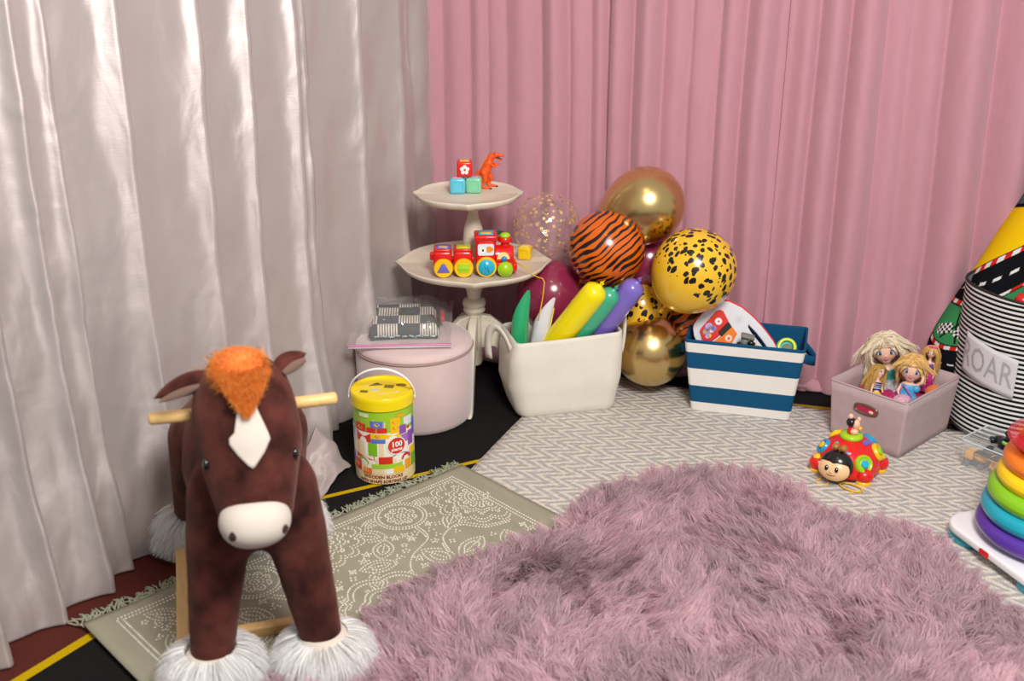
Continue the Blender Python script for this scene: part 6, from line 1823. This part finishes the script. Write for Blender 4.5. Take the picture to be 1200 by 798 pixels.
# toddler doll, golden hair
bB = [((0, 0, -0.85), (0, 0.02, -1.2), 0.30, 0.28), ((-0.36, 0.03, -1.4), (0.36, 0.03, -1.4), 0.24, 0.24), ((0, 0.05, -1.4), (0, 0.08, -2.3), 0.45, 0.42),
      ((0.50, 0.0, -1.35), (0.92, -0.25, -0.9), 0.17, 0.15), ((0.92, -0.25, -0.9), (1.02, -0.20, 0.05), 0.15, 0.11), ((1.02, -0.20, 0.05), (1.0, -0.22, 0.25), 0.12, 0.08),
      ((-0.50, 0.0, -1.4), (-0.72, -0.25, -1.9), 0.16, 0.13), ((-0.72, -0.25, -1.9), (-0.5, -0.6, -2.2), 0.13, 0.1)]
t_, R_ = doll('fashion_doll', 'front doll with golden fringe and raised arm in shiny blue dress', (1.117, 2.862, 0.216), 0.035, radians(-22), (radians(-6), radians(4), 0), '#f0cd88', bB, 0.62, 0.35, n=3080)
dress(t_, 'blue_dress', [(0.52, -1.25), (0.60, -1.5), (0.62, -2.0), (0.85, -2.4), (1.0, -2.8)], R_, SAT('#4aa9d8'), oy=0.04, wob=0.05)
MB(Matrix.Scale(R_, 4)).tube([(-0.45, -0.42, -1.25), (-0.1, -0.56, -1.55), (0.25, -0.6, -1.95), (0.4, -0.62, -2.2)], 0.11, 8, flat=0.5).build('purple_sash', SAT('#a060b8'), t_)
MB(Matrix.Scale(R_, 4)).tube([(-0.45, -0.42, -1.25), (-0.52, -0.56, -1.75), (-0.5, -0.62, -2.2)], 0.09, 8, flat=0.5).build('purple_trim', SAT('#a060b8'), t_)
MB(Matrix.Scale(R_, 4)).ball((0.62, -0.2, -1.5), (0.30, 0.28, 0.30), 14, 10).build('puff_sleeve', SAT('#4aa9d8'), t_)
# small doll at the left, leaning
bC = [((0, 0, -0.8), (0, 0.05, -1.4), 0.30, 0.28), ((-0.6, 0.05, -1.7), (0.6, 0.05, -1.7), 0.26, 0.26), ((0, 0.05, -1.8), (0.0, 0.05, -3.0), 0.55, 0.42), ((0, .05, -3.0), (0, .05, -4.2), 0.45, 0.55),
      ((-0.75, 0.0, -1.7), (-1.35, -0.2, -3.0), 0.20, 0.17), ((-1.35, -0.2, -3.0), (-1.6, -0.4, -4.2), 0.17, 0.13), ((0.75, 0.0, -1.7), (1.1, -0.2, -3.0), 0.20, 0.16)]
t_, R_ = doll('fashion_doll', 'small doll leaning at the left of the linen bin in yellow skirt', (1.040, 2.905, 0.190), 0.0185, radians(25), (radians(-20), radians(20), 0), '#d8b264', bC, 1.9, 0.4, n=1680)
dress(t_, 'navy_striped_top', [(0.72, -1.7), (0.78, -2.0), (0.62, -2.6), (0.60, -2.9)], R_, mat('navy knit', '#1f2c52', 0.7), oy=0.05)
for k in range(3): dress(t_, 'white_stripe', [(0.80-0.05*k, -1.95-0.3*k), (0.79-0.05*k, -2.06-0.3*k)], R_, mat('stripe '+('#e58fc0', '#8fd0e8', '#e9eef2')[k], ('#e58fc0', '#8fd0e8', '#e9eef2')[k], 0.7), oy=0.05)
dress(t_, 'yellow_skirt', [(0.60, -3.2), (0.85, -3.5), (1.0, -4.3)], R_, SAT('#f2cf14'), oy=0.05, sc=(1, .9))
# fashion doll with pink crown
bD = [((0, 0, -0.8), (0, 0.08, -1.6), 0.26, 0.25), ((-0.62, 0.1, -2.0), (0.62, 0.1, -2.0), 0.24, 0.24), ((0, 0.1, -2.1), (0, 0.12, -3.4), 0.56, 0.36), ((0, 0.12, -3.4), (0, 0.12, -4.6), 0.42, 0.62),
      ((0.78, 0.08, -1.95), (1.1, 0.1, -3.3), 0.19, 0.16), ((1.1, 0.1, -3.3), (1.05, -0.2, -4.6), 0.16, 0.11), ((-0.78, 0.08, -1.95), (-0.92, -0.1, -3.2), 0.19, 0.15), ((-0.92, -0.1, -3.2), (-0.75, -0.5, -4.3), 0.15, 0.1),
      ((-.3, 0.1, -4.6), (-.3, 0.0, -6.5), 0.4, 0.3), ((.3, 0.1, -4.6), (.3, 0.0, -6.5), 0.4, 0.3)]
t_, R_ = doll('fashion_doll', 'slim doll at the right with pink crown and purple bodice', (1.186, 2.915, 0.246), 0.0165, radians(-28), (radians(-4), radians(3), 0), '#e8c174', bD, 2.7, 0.15, n=1680, fringe=False)
dress(t_, 'purple_bodice', [(0.70, -2.05), (0.76, -2.4), (0.50, -3.3), (0.56, -3.8)], R_, SAT('#6f4aa8'), oy=0.1)
dress(t_, 'pink_net_skirt', [(0.58, -3.8), (1.0, -4.2), (1.15, -5.5), (1.2, -7)], R_, mat('magenta net', '#d32a8c', 0.5, bump=(200, .7)), oy=0.1, wob=0.08)
for s in (-1, 1): MB(Matrix.Scale(R_, 4)).tube([(s*0.5, -0.34, -2.15), (s*0.6, 0.1, -1.78), (s*0.5, 0.45, -2.1)], 0.06, 6).build('shoulder_strap', SAT('#6f4aa8'), t_)
MB(Matrix.Scale(R_, 4)).ball((-0.25, -0.5, -2.4), (0.22, 0.12, 0.3), 10, 8).build('pink_bow', SAT('#c8329a'), t_)
for k in range(5):
    a = radians(-150+30*k); MB(Matrix.Scale(R_, 4) @ Matrix.Translation((0.95*cos(a)*0.8, 0.5*sin(a), 0.82))).lathe([(0.20, 0), (0.22, 0.25), (0.08, 0.5 if k == 2 else 0.36), (0, 0.55 if k == 2 else 0.4)], 8).build('pink_crown_point', plastic('#d83a96'), t_)
# pink net and an orange felt piece filling the bin
def netP(u, v):
    a = ma; x = (u-.5)*0.255; y = (v-.5)*0.20
    return (x, y, 0.105 + 0.022*noise.noise((x*22, y*22, 1)) + 0.012*noise.noise((x*55, y*55, 4)) + 0.015*(1-abs(2*u-1)))
pn = thing('pink_net_dress', 'crumpled hot pink net dress spread beneath the dolls in the linen bin', 'doll dress', (1.083, 2.885, 0.014), ma)
MB().grid(netP, 44, 36).build('crumpled_net', mat('hot pink net', '#d8307a', 0.45, spec=0.5, bump=(240, .9)), pn, solid=0.001)
MB(Matrix.Translation((-0.055, -0.055, 0.132))).ball((0, 0, 0), (0.03, 0.024, 0.014), 14, 10).build('pale_net_bow', mat('pale pink net', '#e9b6cc', 0.4, bump=(160, .9)), pn)
of = thing('orange_ball', 'orange felt ball in the right corner of the linen bin', 'ball', (1.192, 2.868, 0.142))
MB().ball((0, 0, 0), (0.027, 0.022, 0.022), 20, 14).build('felt_ball', mat('orange felt', '#e8761a', 0.85, sheen=0.3), of)
